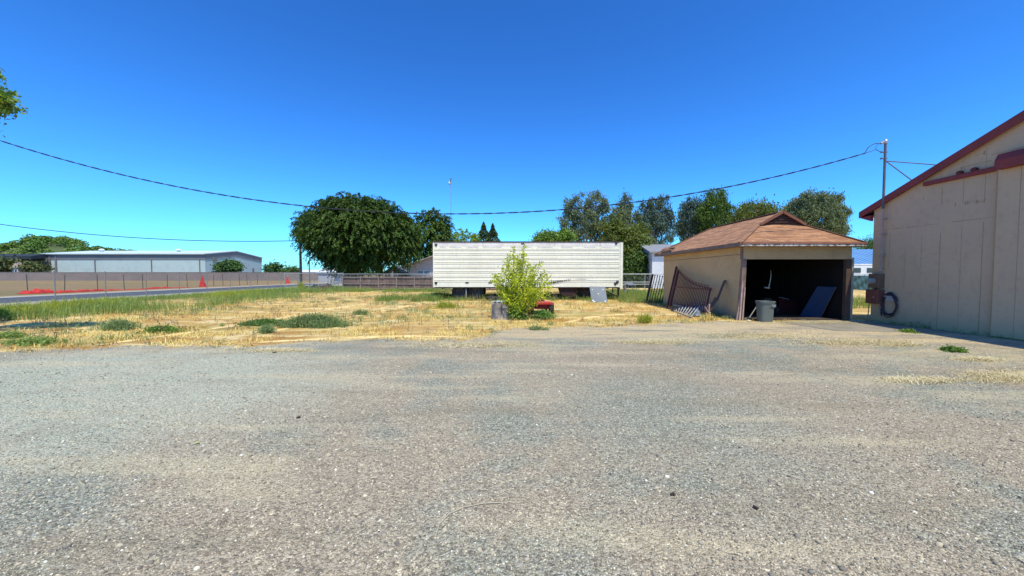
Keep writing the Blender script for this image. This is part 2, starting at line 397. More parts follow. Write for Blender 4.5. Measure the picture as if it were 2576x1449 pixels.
# concrete pad before the shed
CONC = M('concrete', (.27,.235,.18), (.19,.165,.13), scale=1.3, rough=.9, bmp=.3, bscale=60)
mb = MB(); mb.prism([(9.1,10.35),(12.2,10.0),(12.2,12.45),(8.9,12.5)], -.05, .012, 'z'); tag(mb.build('concrete_pad', CONC), kind='structure')
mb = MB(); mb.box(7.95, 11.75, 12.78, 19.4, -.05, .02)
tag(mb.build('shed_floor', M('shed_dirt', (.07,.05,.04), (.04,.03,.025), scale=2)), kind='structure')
TRK = M('track_dirt', (.80,.60,.27), (.62,.40,.14), scale=3.2, rough=.95, bmp=.5, bscale=12)
TRACKS = []
for line in (((250,868),(480,836),(700,802),(880,770),(1085,736)), ((640,842),(800,812),(960,783),(1110,752)), ((1150,848),(1000,846),(830,852),(640,862)), ((1420,812),(1500,796),(1610,788))):
    cp = [G(*q) for q in line]; dense = []
    for i in range(len(cp)-1): dense += [cp[i].lerp(cp[i+1], j/12) for j in range(12)]
    dense.append(cp[-1]); TRACKS += [(p.x, p.y) for p in dense]; L_ = []; R_ = []
    for i, p in enumerate(dense):
        d = (dense[min(i+1,len(dense)-1)]-dense[max(i-1,0)]).normalized(); nn = Vector((-d.y,d.x,0)); w_ = .6*(.16+.07*math.sin(i*.8)+random.uniform(-.04,.04))*min(1, .15+i/5, .15+(len(dense)-1-i)/5)*(1+p.y/22)
        L_.append(p+nn*w_); R_.append(p-nn*w_)
    mb = MB(); n_ = len(dense); mb.add([(q.x,q.y,.005) for q in L_+R_], [(i+n_, i+n_+1, i+1, i) for i in range(n_-1)]); o_ = mb.build('dirt_track', TRK, origin=(0,0,0)); tag(o_, kind='structure')
    if o_.data.polygons[0].normal.z < 0: o_.data.flip_normals()
TRACKS = np.array(TRACKS)
def offtrack(XY, d=.07):
    k = np.ones(len(XY), bool)
    for t in TRACKS: k &= np.hypot(XY[:,0]-t[0], XY[:,1]-t[1]) > d*(1+t[1]/22)
    return XY[k]
# road and shoulders, running away from the camera on the left
ASPH = M('asphalt', (.075,.08,.095), (.055,.058,.07), scale=.5, rough=.85, bmp=.2, bscale=60)
def sheet(name, x0, x1, y0, y1, z, m):
    b_ = MB(); b_.add([(x0,y0,z),(x1,y0,z),(x1,y1,z),(x0,y1,z)], [(0,1,2,3)]); return tag(b_.build(name, m, origin=(0,0,0)), kind='structure')
sheet('road', -34.7, -27.8, -60, 600, .008, ASPH)
SHO = M('shoulder_gravel', (.42,.37,.31), (.31,.26,.21), scale=.8, rough=.95)
sheet('road_shoulder', -27.9, -24.9, -60, 600, .004, SHO)
sheet('road_shoulder', -36.2, -34.6, -60, 600, .004, SHO)
WL = M('road_paint', (.68,.67,.63), (.45,.44,.42), scale=1.2, rough=.7)
sheet('road_edge_line', -28.1, -27.96, -60, 600, .012, WL)
sheet('road_edge_line', -34.5, -34.36, -60, 600, .012, WL)
exec_after = []
# ================================================================== SEMI TRAILER
def build_trailer():
    y = 23.0; pl = P(1089,608,y); pr = P(1563,604,y); xl, xr = pl.x, pr.x; zt = pl.z; zb = P(1300,722,y).z; yb = y+2.5
    WH = M('trailer_white', (.88,.82,.65), (.80,.74,.58), scale=.7, rough=.45, streak=(.74,.68,.56), spec=.4)
    WH2 = M('trailer_upper_band', (.84,.77,.70), (.66,.58,.52), scale=1.6, rough=.6, streak=(.42,.38,.35))
    DK = M('chassis_black', (.03,.028,.026), (.06,.045,.035), scale=3, rough=.8)
    RU = M('rusty_steel', (.10,.06,.045), (.05,.035,.03), scale=3, rough=.85)
    root = empty('semi_trailer', ((xl+xr)/2, y+1.2, 0), 'long white box semi trailer with ribbed faded side parked behind the leafy bush', 'trailer')
    mb = MB(); mb.box(xl+.05, xr-.05, y+.03, yb, zb+.05, zt-.04); mb.build('box_body', WH, root)
    # ribbed side: profile (depth, z) extruded along x
    prof = [(y, zb), (y, zb+.28)]; z = zb+.33; per = (zt-zb-.33-.26)/8
    for i in range(8):
        a = z+i*per
        prof += [(y, a), (y-.024, a+.010), (y-.024, a+.018), (y, a+.028), (y, a+per*.34), (y-.024, a+per*.34+.010), (y-.024, a+per*.34+.018), (y, a+per*.34+.028)]
    prof += [(y, zt-.27)]
    poly = [(a, b) for a, b in prof]+[(y+.06, prof[-1][1]), (y+.06, zb)]
    mb = MB(); mb.prism(poly, xl+.06, xr-.12, 'x'); mb.build('ribbed_side_panel', WH, root)
    mb = MB(); mb.box(xl+.06, xr-.12, y-.004, y+.06, zt-.265, zt-.05); mb.build('upper_rail_panel', WH2, root)
    mb = MB(); mb.box(xl-.02, xr+.02, y-.03, yb+.03, zt-.045, zt+.02); mb.build('roof_edge', RU, root)
    for x0, x1 in ((xl, xl+.06), (xr-.12, xr-.05)):
        mb = MB(); mb.box(x0, x1, y-.02, y+.10, zb-.02, zt-.05); mb.build('corner_post', WH, root)
    mb = MB(); mb.box(xr-.05, xr+.10, y-.05, yb, zb-.12, zt-.05); mb.build('end_frame', WH, root)
    mb = MB(); mb.box(xl+.1, xr-.1, y+.02, y+.14, zb-.06, zb-.002); mb.box(xl+.1, xr-.1, yb-.2, yb-.05, zb-.14, zb-.002)
    for i in range(16): mb.box(xl+.5+i*.74, xl+.58+i*.74, y+.1, yb-.2, zb-.11, zb-.004)
    mb.build('side_rail', DK, root)
    # brackets
    for px, py in ((1097,616),(1550,612),(1097,712),(1548,714),(1553,710)):
        p = P(px, py, y); mb = MB(); mb.prism([(p.x-.09,p.z+.07),(p.x-.06,p.z-.05),(p.x,p.z-.09),(p.x+.07,p.z-.04),(p.x+.09,p.z+.07)], y-.04, y+.02)
        mb.build('corner_lamp_bracket', DK, root)
    for px, py in ((1175,711),(1233,711),(1315,613)):
        p = P(px, py, y); mb = MB(); mb.box(p.x-.1, p.x+.1, y-.03, y+.01, p.z-.03, p.z+.03); mb.build('marker_light', RU, root)
    # faded band of patches along the top and the dark scrawl
    for i, (a, b) in enumerate(((1106,1122),(1130,1160),(1176,1204),(1216,1262),(1284,1338),(1352,1390),(1412,1440),(1470,1498),(1512,1540))):
        p = P(a, 616, y); q = P(b, 621, y); mb = MB(); mb.box(p.x, q.x, y-.009, y-.003, q.z-.05, p.z)
        mb.build('faded_patch', M('old_stain', (.66,.60,.53), (.78,.72,.65), scale=2.5, rough=.8), root)
    for i in range(13):
        t = i/12; p = P(1378+t*56, 712-t*8.5, y); s = .11*(1-t*.55)
        mb = MB(); mb.obox((p.x, y-.045, p.z), (s*.35,0,s*.3), (0,.004,0), (-s*.25,0,s*.6))
        if i % 2: mb.obox((p.x+s*.4, y-.047, p.z-.01), (s*.35,0,-s*.2), (0,.004,0), (s*.1,0,s*.3))
        mb.build('scrawled_letter', DK, root)
    mb = MB(); p = P(1462,699,y)
    mb.add([(p.x-.5,y-.040,p.z+.02),(p.x-.2,y-.042,p.z-.0),(p.x+.1,y-.040,p.z+.03),(p.x+.6,y-.040,p.z+.0),(p.x+.1,y-.042,p.z-.025),(p.x-.2,y-.044,p.z-.03)], [(0,5,1),(1,5,4,2),(2,4,3)])
    mb.build('torn_scrape', M('scrape', (.35,.33,.31), (.5,.48,.45)), root)
    # wheels
    TY = M('tyre_black', (.022,.021,.02), (.045,.04,.036), scale=5, rough=.9)
    RM = M('wheel_rim', (.09,.08,.075), (.05,.04,.035), scale=6, rough=.7)
    def wheel(x, yy, r=.50, w=.26):
        mb = MB(); mb.lathe([(r*.55,-w/2),(r*.9,-w/2),(r,-w*.36),(r,w*.36),(r*.9,w/2),(r*.55,w/2),(r*.55,-w/2)], (x, yy, r), 28, 'y')
        t = mb.build('wheel', TY, root, smooth=False)
        mb = MB(); mb.lathe([(0,-w*.1),(r*.2,-w*.35),(r*.28,-w*.1),(r*.5,-w*.15),(r*.56,-w*.45)], (x, yy, r), 20, 'y'); mb.build('rim', RM, t)
    for x0 in (P(1155,700,y).x, P(1196,700,y).x):
        for yy in (y+.35, y+.68, yb-.6, yb-.27): wheel(x0, yy)
    for x0 in (P(1475,700,y).x+.05,):
        for yy in (y+.75, yb-.35): wheel(x0, yy, .49)
    for xa, xb in ((1140,1215),(1465,1500)):
        a = P(xa,700,y).x; b = P(xb,700,y).x
        for yy in (y+.7, y+1.7): mb = MB(); mb.box(a, b, yy, yy+.15, zb-.25, zb-.1); mb.build('frame_rail', DK, root)
    for px in (1155,1196): mb = MB(); mb.tube([(P(px,700,y).x,y+.3,.5),(P(px,700,y).x,yb-.2,.5)], .07); mb.build('axle', DK, root)
    # mud flap, landing leg, underslung tank with guard, rear bumper braces
    p = P(1172,735,y); mb = MB(); mb.box(p.x-.03, p.x+.03, y+.1, y+.2, .1, zb-.05); mb.build('support_stand', M('galv', (.42,.43,.43), (.28,.28,.28), scale=3, rough=.5, metal=.4), root)
    a = P(1407,700,y).x; b = P(1452,700,y).x
    mb = MB(); zz = zb-.05; cz = zz-.28
    mb.prism([(a,zz),(a+.12,zz-.38),(a+.3,zz-.52),(b-.3,zz-.52),(b-.1,zz-.40),(b,zz)], y+.15, y+.75); mb.build('underslung_box', M('maroon_black', (.05,.018,.015), (.03,.02,.02), scale=2), root)
    mb = MB(); mb.tube([(b-.05,y+.1,zz),(b+.02,y+.1,zz-.25),(b-.1,y+.1,zz-.47),(b-.35,y+.1,zz-.55),(a+.5,y+.1,zz-.55)], .018, 6); mb.build('guard_hoop', RU, root)
    mb = MB(); c = P(1502,700,y).x; d = P(1545,700,y).x
    mb.bar((c+.2,y+.4,zb-.05),(d+.3,y+.3,zb-.62),.07,.07); mb.bar((d,y+.3,zb-.02),(d,y+.3,.45),.07,.07); mb.bar((d+.35,y+.3,zb-.1),(d+.35,y+.3,.12),.12,.1)
    mb.bar((c+.25,y+.5,zb-.05),(c+.25,y+.5,.12),.14,.12); mb.bar((d-.1,y+.3,zb-.55),(d+.4,y+.3,zb-.55),.06,.06)
    mb.build('landing_gear', RU, root)
    return y, zb, WH, DK, TY, RM, RU
TRY, TRZB, WHITE, BLACKM, TYRE, RIM, RUST = build_trailer()
GREY = M('grey_paint', (.19,.21,.235), (.15,.17,.19), scale=1.5, rough=.6)
# grey sheet leaning by the trailer wheel
a, b = G(1489,761), G(1525,760)
root = empty('metal_sheet', ((a.x+b.x)/2, a.y, 0), 'square grey metal panel with white specks leaning on the trailer beside its right wheel', 'panel')
h = .88; mb = MB(); mb.hexa([(a.x,a.y,0),(b.x,a.y,0),(b.x,a.y+.03,0),(a.x,a.y+.03,0),(a.x-.05,a.y+.45,h+.02),(b.x-.03,a.y+.45,h),(b.x-.03,a.y+.48,h),(a.x-.05,a.y+.48,h+.02)])
mb.build('sheet', GREY, root, bev=.006)
for u, v in ((.15,.8),(.83,.82),(.5,.55),(.12,.12),(.2,.05),(.9,.08)):
    c = Vector((a.x-.03+(b.x-a.x)*u, a.y+.45*v-.006, h*v)); mb = MB(); s = .028 if v > .3 else .04
    mb.obox(c, (s,0,s*.2), (0,.003,0), (-s*.3,0.2*s,s)); mb.build('paint_chip', WHITE, root)
# loose things under / before the trailer
def junk(px0, px1, py, hz, D, name, lab, cat, m, jag=6):
    a = P(px0, py, D).x; b = P(px1, py, D).x; mb = MB(); n = jag
    for i in range(n):
        x = a+(b-a)*(i+.5)/n; w_ = (b-a)/n*.7; hh = hz*random.uniform(.5,1)
        ang = random.uniform(-.4,.4)
        mb.obox((x, D+random.uniform(-.2,.2), hh/2), (w_*math.cos(ang),w_*math.sin(ang),random.uniform(-.03,.03)), (-.15*math.sin(ang),.15*math.cos(ang),0), (random.uniform(-.04,.04),0,hh/2))
    return tag(mb.build(name, m, bev=.01), lab, cat)
junk(1232,1262,750,.35,23.3,'scrap_pile','low heap of dark scrap under the trailer just left of the bush','scrap heap',BLACKM)
junk(1378,1412,750,.45,23.4,'scrap_pile','dark jumbled scrap under the trailer just right of the bush','scrap heap',BLACKM,8)
p = G(1252,760); mb = MB()
mb.hexa([(p.x-.42,p.y-.1,.01),(p.x+.5,p.y-.15,.01),(p.x+.5,p.y+.3,.01),(p.x-.2,p.y+.3,.01),(p.x-.3,p.y,.06),(p.x+.45,p.y-.1,.10),(p.x+.45,p.y+.25,.09),(p.x-.15,p.y+.25,.05)])
tag(mb.build('crumpled_sheet', M('bluish_white', (.55,.66,.72), (.4,.5,.55), scale=4, rough=.5)), 'crumpled pale blue sheet lying on the grass left of the bush', 'sheet')
tr = empty('spare_tyre', (P(1244,752,23).x, 22.6, 0), 'black tyre lying flat under the trailer behind the pale blue sheet', 'tyre')
c = tr.location; mb = MB(); mb.lathe([(.26,.0),(.42,.0),(.48,.06),(.48,.16),(.42,.22),(.26,.22),(.26,.0)], (c.x, c.y, 0.03), 24); mb.build('tyre_body', TYRE, tr, smooth=True)
# ================================================================== BUSH, STUMP, TRACTOR
bx = G(1300,803); BD = bx.y
LIME = leafmat('lime_leaf', (0.493,0.567,0.029), (0.764,0.813,0.086), (0.271,0.370,0.022), trans=.5, patch=3)
root = empty('leafy_bush', (bx.x, BD, 0), 'tall yellow green leafy bush growing beside a cut stump in front of the white trailer', 'bush')
tips = [(1290,622),(1318,616),(1302,640),(1272,655),(1262,672),(1246,688),(1362,658),(1350,665),(1376,688),(1338,672),(1326,650),(1254,720),(1385,722),(1312,690),(1290,690),(1335,710),(1270,710),(1350,736),(1346,722),(1264,742),(1384,706),(1240,690),(1345,690),(1278,640),(1310,628)]
mb = MB(); Cs = []; As = []; Ns = []
for i, (tx, ty) in enumerate(tips*2):
    e = P(tx+random.uniform(-9,9)*(i >= 24), ty+random.uniform(0,26)*(i >= 24), BD+random.uniform(-.55,.55)); b0 = Vector((bx.x+random.uniform(-.2,.2), BD+random.uniform(-.15,.15), 0))
    mid = b0+Vector(((e.x-b0.x)*.38, (e.y-b0.y)*.5, (e.z)*.62)); pts = [b0.lerp(mid, t).lerp(mid.lerp(e, t), t) for t in (0,.2,.4,.6,.8,1)]
    mb.tube(pts, .016, 5, .004)
    n = int(120+90*random.random())
    for j in range(n):
        t = .10+.90*random.random()**.8; k = min(4, int(t*5)); q = pts[k].lerp(pts[k+1], t*5-k)
        s = (1-t)*.05+.055
        Cs.append(q+Vector((random.gauss(0,s),random.gauss(0,s),random.gauss(0,s*.8))))
mb.build('stems', M('bush_stem', (.2,.14,.07), (.12,.09,.05)), root)
C = np.array([tuple(c) for c in Cs]); C = C[C[:,2] > .22]; n = len(C)
V, Q = leaves(C, rand_dir(n)+np.array([0,0,-.5]), rand_dir(n)+np.array([0,-.3,.8]), rng.uniform(.05,.095,n), rng.uniform(.038,.065,n))
npmesh('foliage', V, Q, LIME, root)
DKG = leafmat('low_green', (0.123,0.230,0.034), (0.247,0.352,0.057), (0.083,0.163,0.034), trans=.3)
n = 1700; q = G(1303,803); C = np.stack([rng.normal(q.x-.02,.17,n), rng.normal(q.y-.05,.16,n), np.abs(rng.normal(.0,.2,n))+.02], 1)
V, Q = leaves(C, rand_dir(n), rand_dir(n)+np.array([0,-.3,.9]), rng.uniform(.05,.10,n), rng.uniform(.03,.055,n))
tag(npmesh('low_shrub', V, Q, DKG, origin=(q.x,q.y,0)), 'dark green low shrub at the foot of the yellow green bush', 'shrub')
n = 1000; q = P(1366,786,BD); C = np.stack([rng.normal(q.x,.22,n), rng.normal(BD-.0,.2,n), .20+rng.normal(.0,.07,n)], 1)
C[:,2] -= np.abs(C[:,0]-q.x)*.25; C[:,2] = np.maximum(C[:,2], .05)
V, Q = leaves(C, rand_dir(n)+np.array([.8,0,-.2]), rand_dir(n)+np.array([0,-.3,1.2]), rng.uniform(.06,.11,n), rng.uniform(.025,.04,n))
root2 = empty('fern_shrub', (q.x,BD,0), 'green feathery shrub spreading in front of the red garden tractor', 'shrub')
npmesh('foliage', V, Q, leafmat('fern_leaf', (.10,.24,.04), (.20,.34,.06), (.08,.18,.03)), root2)
mb = MB()
for i in range(9): mb.tube([(q.x-.3,BD,0),(q.x-.1+random.uniform(-.2,.2),BD+random.uniform(-.2,.2),.2),(q.x+random.uniform(-.3,.5),BD+random.uniform(-.3,.3),.27)], .008, 4, .003)
mb.build('stems', BARK, root2)
# stump: weathered grey staves
a, b = G(1239,804), G(1290,803); cx, r = (a.x+b.x)/2-.04, (b.x-a.x)/2; cy = a.y+r*.8
ST = M('weathered_stump', (.36,.29,.235), (.17,.145,.13), scale=5, rough=.95, streak=(.09,.075,.065), bmp=.6, bscale=20)
mb = MB(); n = 36; vs = []; ht = .56
for k, (zf, rf) in enumerate(((0,1.08),(.3,1.0),(.85,.97),(1,.95),(1,.80),(.86,.74))):
    for j in range(n):
        an = 2*math.pi*j/n; rr = r*rf*(1+.05*math.sin(5*an)+.02*math.sin(j*7.1)); vs.append((cx+rr*math.cos(an), cy+rr*math.sin(an), ht*zf+(.04*math.sin(3*an+1)+.02*math.sin(11*an))*(zf > .9)))
fs = [(k*n+j, k*n+(j+1) % n, (k+1)*n+(j+1) % n, (k+1)*n+j) for k in range(5) for j in range(n)]+[tuple(5*n+j for j in range(n))]
mb.add(vs, fs); tag(mb.build('tree_stump', ST), 'weathered grey hollow tree stump left of the yellow green bush', 'stump')
# small red garden tractor seen from behind
RED = M('red_paint', (.55,.035,.03), (.38,.03,.025), scale=4, rough=.4, spec=.5)
ORG = M('orange_red_paint', (.75,.10,.02), (.6,.08,.02), scale=4, rough=.45)
t0 = G(1360,792); tx, ty = t0.x-.0, t0.y
root = empty('garden_tractor', (tx, ty+.3, 0), 'small red garden tractor with black tyres half hidden behind the yellow green bush', 'garden tractor')
mb = MB(); xr_ = G(1388,792).x; xl_ = G(1337,792).x
ztop = P(1370,760,ty).z
mb.prism([(xl_-.05,ztop-.05),(xl_-.02,ztop),(xr_-.02,ztop),(xr_+.04,ztop-.05),(xr_+.04,ztop-.12),(xr_-.05,ztop-.10),(xl_+.1,ztop-.10)], ty+.0, ty+.55); mb.build('fender', RED, root, bev=.012)
mb = MB(); mb.prism([(xl_+.12,.22),(xr_-.12,.22),(xr_-.10,ztop-.10),(xl_+.1,ztop-.10)], ty+.08, ty+.5)
mb.prism([(xl_+.2,.2),(xr_-.2,.2),(xr_-.2,ztop-.02),(xr_-.26,ztop+.05),(xl_+.26,ztop+.05),(xl_+.2,ztop-.02)], ty+.6, ty+1.5); mb.build('hood', M('dark_red', (.22,.02,.02), (.15,.02,.02)), root, bev=.02)
for x_ in (xl_, xr_):
    mb = MB(); w_ = .19; r_ = .235
    mb.lathe([(r_*.5,-w_/2),(r_*.92,-w_/2),(r_,-w_*.3),(r_,w_*.3),(r_*.92,w_/2),(r_*.5,w_/2),(r_*.5,-w_/2)], (x_, ty+.22, r_), 22, 'x'); t = mb.build('wheel', TYRE, root)
    mb = MB(); mb.lathe([(0,-.03),(r_*.5,-.05),(r_*.5,.05),(0,.03)], (x_, ty+.22, r_), 14, 'x'); mb.build('rim', RIM, t)
for x_ in (xl_+.1, xr_-.1):
    mb = MB(); mb.lathe([(.06,-.06),(.15,-.05),(.16,0),(.15,.05),(.06,.06)], (x_, ty+1.3, .16), 16, 'x'); mb.build('wheel', TYRE, root)
mb = MB(); mb.tube([((xl_+xr_)/2,ty+.7,ztop),((xl_+xr_)/2,ty+.62,ztop+.2)], .015, 6)
mb.lathe([(.12,0),(.14,.01),(.12,.02),(.12,0)], ((xl_+xr_)/2,ty+.6,ztop+.2), 16); mb.build('steering_wheel', BLACKM, root)
mb = MB(); p = P(1325,779,ty-.1); mb.obox(p, (.14,0,.05), (0,.12,0), (-.02,0,.035)); root3 = empty('orange_basket', (p.x,p.y,0), 'orange red metal piece on thin wire legs between the bush and the garden tractor', 'garden tool')
mb.build('tray', ORG, root3)
for dx in (-.12,-.04,.05,.12):
    mb = MB(); mb.tube([(p.x+dx,p.y,p.z),(p.x+dx*1.1,p.y-.03,0)], .007, 4); mb.build('leg', ORG, root3)
# ================================================================== SHED (open garage)
def build_shed():
    XL, XR, YF, YB = 7.95, 11.72, 12.78, 19.4
    STU = M('shed_stucco', (.56,.375,.195), (.48,.32,.165), scale=1.1, rough=.9, bmp=.25, bscale=40, dirt=(.25,.20,.17))
    WD = M('old_wood', (.27,.17,.13), (.15,.10,.08), scale=3, rough=.9, streak=(.38,.28,.24), bmp=.4, bscale=20)
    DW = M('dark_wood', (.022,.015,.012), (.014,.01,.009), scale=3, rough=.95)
    root = empty('open_shed', ((XL+XR)/2, (YF+YB)/2, 0), 'tan open fronted shed with hipped brown shingle roof and dark interior', 'shed')
    zw = 2.58
    zh = P(2000,652,YF).z
    mb = MB(); mb.box(XL, XL+.12, YF+.10, YB, 0, zw); mb.build('left_wall', STU, root)
    mb = MB(); mb.box(XR-.12, XR, YF+.10, YB, 0, zw); mb.build('right_wall', STU, root)
    mb = MB(); mb.box(XL+.12, XR-.12, YB-.12, YB, 0, zw); mb.build('back_wall', STU, root)
    mb = MB(); mb.box(XL, XR, YF, YF+.09, zh, zw-.01); mb.box(XL+.12, XR-.12, YF+.09, YF+.12, zh+.05, zw-.01); mb.build('header', STU, root)
    # inner lining (dark boards), ceiling
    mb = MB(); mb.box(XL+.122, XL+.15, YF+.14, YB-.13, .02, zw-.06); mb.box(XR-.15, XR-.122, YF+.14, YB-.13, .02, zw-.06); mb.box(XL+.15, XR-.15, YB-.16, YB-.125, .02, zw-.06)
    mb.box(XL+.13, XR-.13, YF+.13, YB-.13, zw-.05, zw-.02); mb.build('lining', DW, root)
    # door posts: left one splayed and splintered
    a = P(1871,652,YF-.03); g = G(1861,805); mb = MB()
    mb.hexa([(g.x-.16,YF-.05,0),(g.x+.03,YF-.05,0),(g.x+.03,YF+.06,0),(g.x-.16,YF+.06,0),(XL-.01,YF-.05,zh),(XL+.12,YF-.05,zh),(XL+.12,YF+.06,zh),(XL-.01,YF+.06,zh)])
    mb.build('door_post', WD, root)
    mb = MB(); mb.bar((g.x-.12,YF-.065,.0),(XL-.02,YF-.065,1.35),.05,.03,(0,1,0)); mb.bar((g.x-.03,YF-.07,.0),(XL+.06,YF-.07,1.15),.04,.03,(0,1,0)); mb.bar((g.x-.2,YF-.02,0),(XL-.05,YF-.02,.9),.03,.04,(0,1,0))
    mb.build('splintered_board', M('sunlit_pinkish_wood', (.46,.33,.28), (.28,.19,.16), scale=4, rough=.9), root)  # pinkish tone paints the sunlit lower part of the left post
    mb = MB(); mb.box(XR-.20, XR-.0, YF-.03, YF+.09, 0, zh); mb.build('door_post', M('shaded_post_wood', (.12,.07,.05), (.08,.05,.04), scale=3, rough=.9), root)  # right post: shade of its face put into a darker wood colour
    mb = MB(); mb.box(XR-.02, XR+.03, YF-.06, YF-.03, .0, zh+.05); mb.build('lit_post_edge', M('lit_edge_tan', (.45,.38,.27), (.3,.24,.18), scale=3), root)  # pale strip paints the sunlit outer edge of the right post
    # roof
    ex0, ex1, ey0, ey1, ez = 7.64, 11.88, 12.42, 19.8, 2.66
    cx = 9.86; gy = 13.65; zr = 3.88; zg = 3.43; hw = .80; yb2 = 18.3
    RF = shingle()
    roof = MB(); th = .05
    def L(x, y, z): return (x, y, z)
    A, B, C_, D_ = L(ex0,ey0,ez), L(ex1,ey0,ez), L(ex1,ey1,ez), L(ex0,ey1,ez)
    gl, gr = L(cx-hw, gy, zg), L(cx+hw, gy, zg); ap = L(cx, gy, zr); rb = L(cx, yb2, zr)
    V = [A,B,C_,D_,gl,gr,ap,rb]
    roof.add(V, [(0,1,5,4), (0,4,6,7,3), (1,2,7,6,5), (2,3,7)])
    ro = roof.build('roof', RF, root)
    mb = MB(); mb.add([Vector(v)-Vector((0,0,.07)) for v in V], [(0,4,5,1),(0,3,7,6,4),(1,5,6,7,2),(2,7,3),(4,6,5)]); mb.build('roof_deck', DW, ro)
    # hip and ridge caps
    cap = M('ridge_cap', (.30,.15,.085), (.22,.115,.07), scale=6, rough=.9)
    mb = MB(); 
    for p, q in ((A,gl),(B,gr),(D_,rb),(C_,rb),(ap,rb)): mb.bar(Vector(p)+Vector((0,0,.015)), Vector(q)+Vector((0,0,.015)), .16, .03)
    mb.build('ridge_cap', cap, ro)
    # fascia
    FA = M('fascia_brown', (.24,.16,.12), (.16,.11,.09), scale=3, rough=.85); PK = M('peeling_paint', (.62,.58,.52), (.25,.17,.12), scale=7, lo=.45, hi=.55, rough=.8)
    mb = MB(); mb.box(ex0-.02, ex1+.02, ey0-.03, ey0, ez-.045, ez+.012); mb.build('fascia', M('red_brown_edge', (.30,.12,.08), (.22,.10,.07), scale=3), ro)
    mb = MB(); mb.box(ex0, ex1, ey0-.012, ey0+.012, ez-.115, ez-.047); mb.build('fascia', PK, ro)
    for xa_ in (ex0-.03, ex1): mb = MB(); mb.box(xa_, xa_+.03, ey0, ey1, ez-.12, ez+.01); mb.build('fascia', FA, ro)
    # soffit
    mb = MB(); mb.box(ex0+.01, ex1-.01, ey0+.02, YF-.01, ez-.11, ez-.075); mb.box(ex0+.01, XL-.005, YF, ey1-.02, ez-.11, ez-.075); mb.box(XR+.005, ex1-.01, YF, ey1-.02, ez-.11, ez-.075)
    mb.build('soffit', WD, ro)
    # gablet: dark louvre under red barge boards
    BB = M('barge_red', (.25,.095,.06), (.19,.08,.055), scale=3, rough=.8)
    mb = MB()
    for s in (-1, 1):
        p = Vector((cx+s*(hw+.02), gy-.12, zg-.02)); q = Vector((cx, gy-.12, zr-.01))
        mb.bar(p, q, .06, .085, (0,0,1))
    mb.build('barge_board', BB, ro)
    mb = MB(); e = gy-.15
    for s in (-1, 1):
        mb.add([(cx,e,zr+.055),(cx+s*(hw+.07),e,zg+.0),(cx+s*(hw+.0),gy+.05,zg+.03),(cx,gy+.05,zr+.03)], [(0,1,2,3) if s > 0 else (3,2,1,0)])
        mb.add([(cx,e,zr+.01),(cx+s*(hw+.07),e,zg-.04),(cx+s*(hw+.0),gy+.05,zg-.01),(cx,gy+.05,zr-.01)], [(0,1,2,3) if s > 0 else (3,2,1,0)])
    mb.build('gablet_roof', RF, ro)
    mb = MB(); mb.add([(cx-hw,gy-.01,zg),(cx+hw,gy-.01,zg),(cx,gy-.01,zr)], [(0,1,2)])
    for i in range(4):
        z = zg+.06+i*.09; k = hw*(1-(z-zg)/(zr-zg))-.06
        if k > .04: mb.obox((cx,gy-.04,z), (k,0,0), (0,.03,-.02), (0,.004,.006))
    mb.build('gable_louvre', M('louvre_brown', (.11,.06,.05), (.08,.05,.04), scale=4), ro)
    # broken eave corner at the back left
    mb = MB(); mb.obox((7.86,18.9,2.90), (.10,.0,.055), (0,.35,0.02), (-.01,0,.015)); mb.obox((7.72,18.5,2.74),(.03,0,.02),(0,.6,0),(0,0,.06)); mb.build('lifted_shingles', cap, ro)
    mb = MB(); mb.obox((7.88,18.55,2.83), (.15,0,.09), (0,.28,0), (-.004,0,.008)); mb.build('eave_hole_patch', DW, ro)  # dark slab laid on the roof, its colour stands for the shade inside the hole
    # seam trim on the left wall and front
    mb = MB(); mb.box(XL-.012, XL+.001, YF+.1, YB, 2.28, 2.295); mb.build('wall_seam', WD, root)
    # siding corner strip
    mb = MB(); mb.box(XL-.02, XL+.02, YF-.012, YF+.10, zh, zw-.02); mb.build('corner_trim', WD, root)
    # straw strip across the threshold is ground; light tube fixture in the ceiling
    a = P(1985,667,15.5); b = P(2052,669,15.0)
    tb = MB(); tb.bar(a, b, .07, .03); lr = empty('tube_lamp', ((a.x+b.x)/2, 15.2, a.z), 'unlit white tube lamp hanging under the ceiling of the dark shed', 'lamp')
    tb.build('housing', M('tube_white', (.5,.5,.5), (.35,.35,.35), rough=.3), lr)
    for h_ in (a, b): mb = MB(); mb.tube([h_, (h_.x,h_.y,2.5)], .008, 4); mb.build('hanger', DW, lr)
    return XL, XR, YF, WD, DW
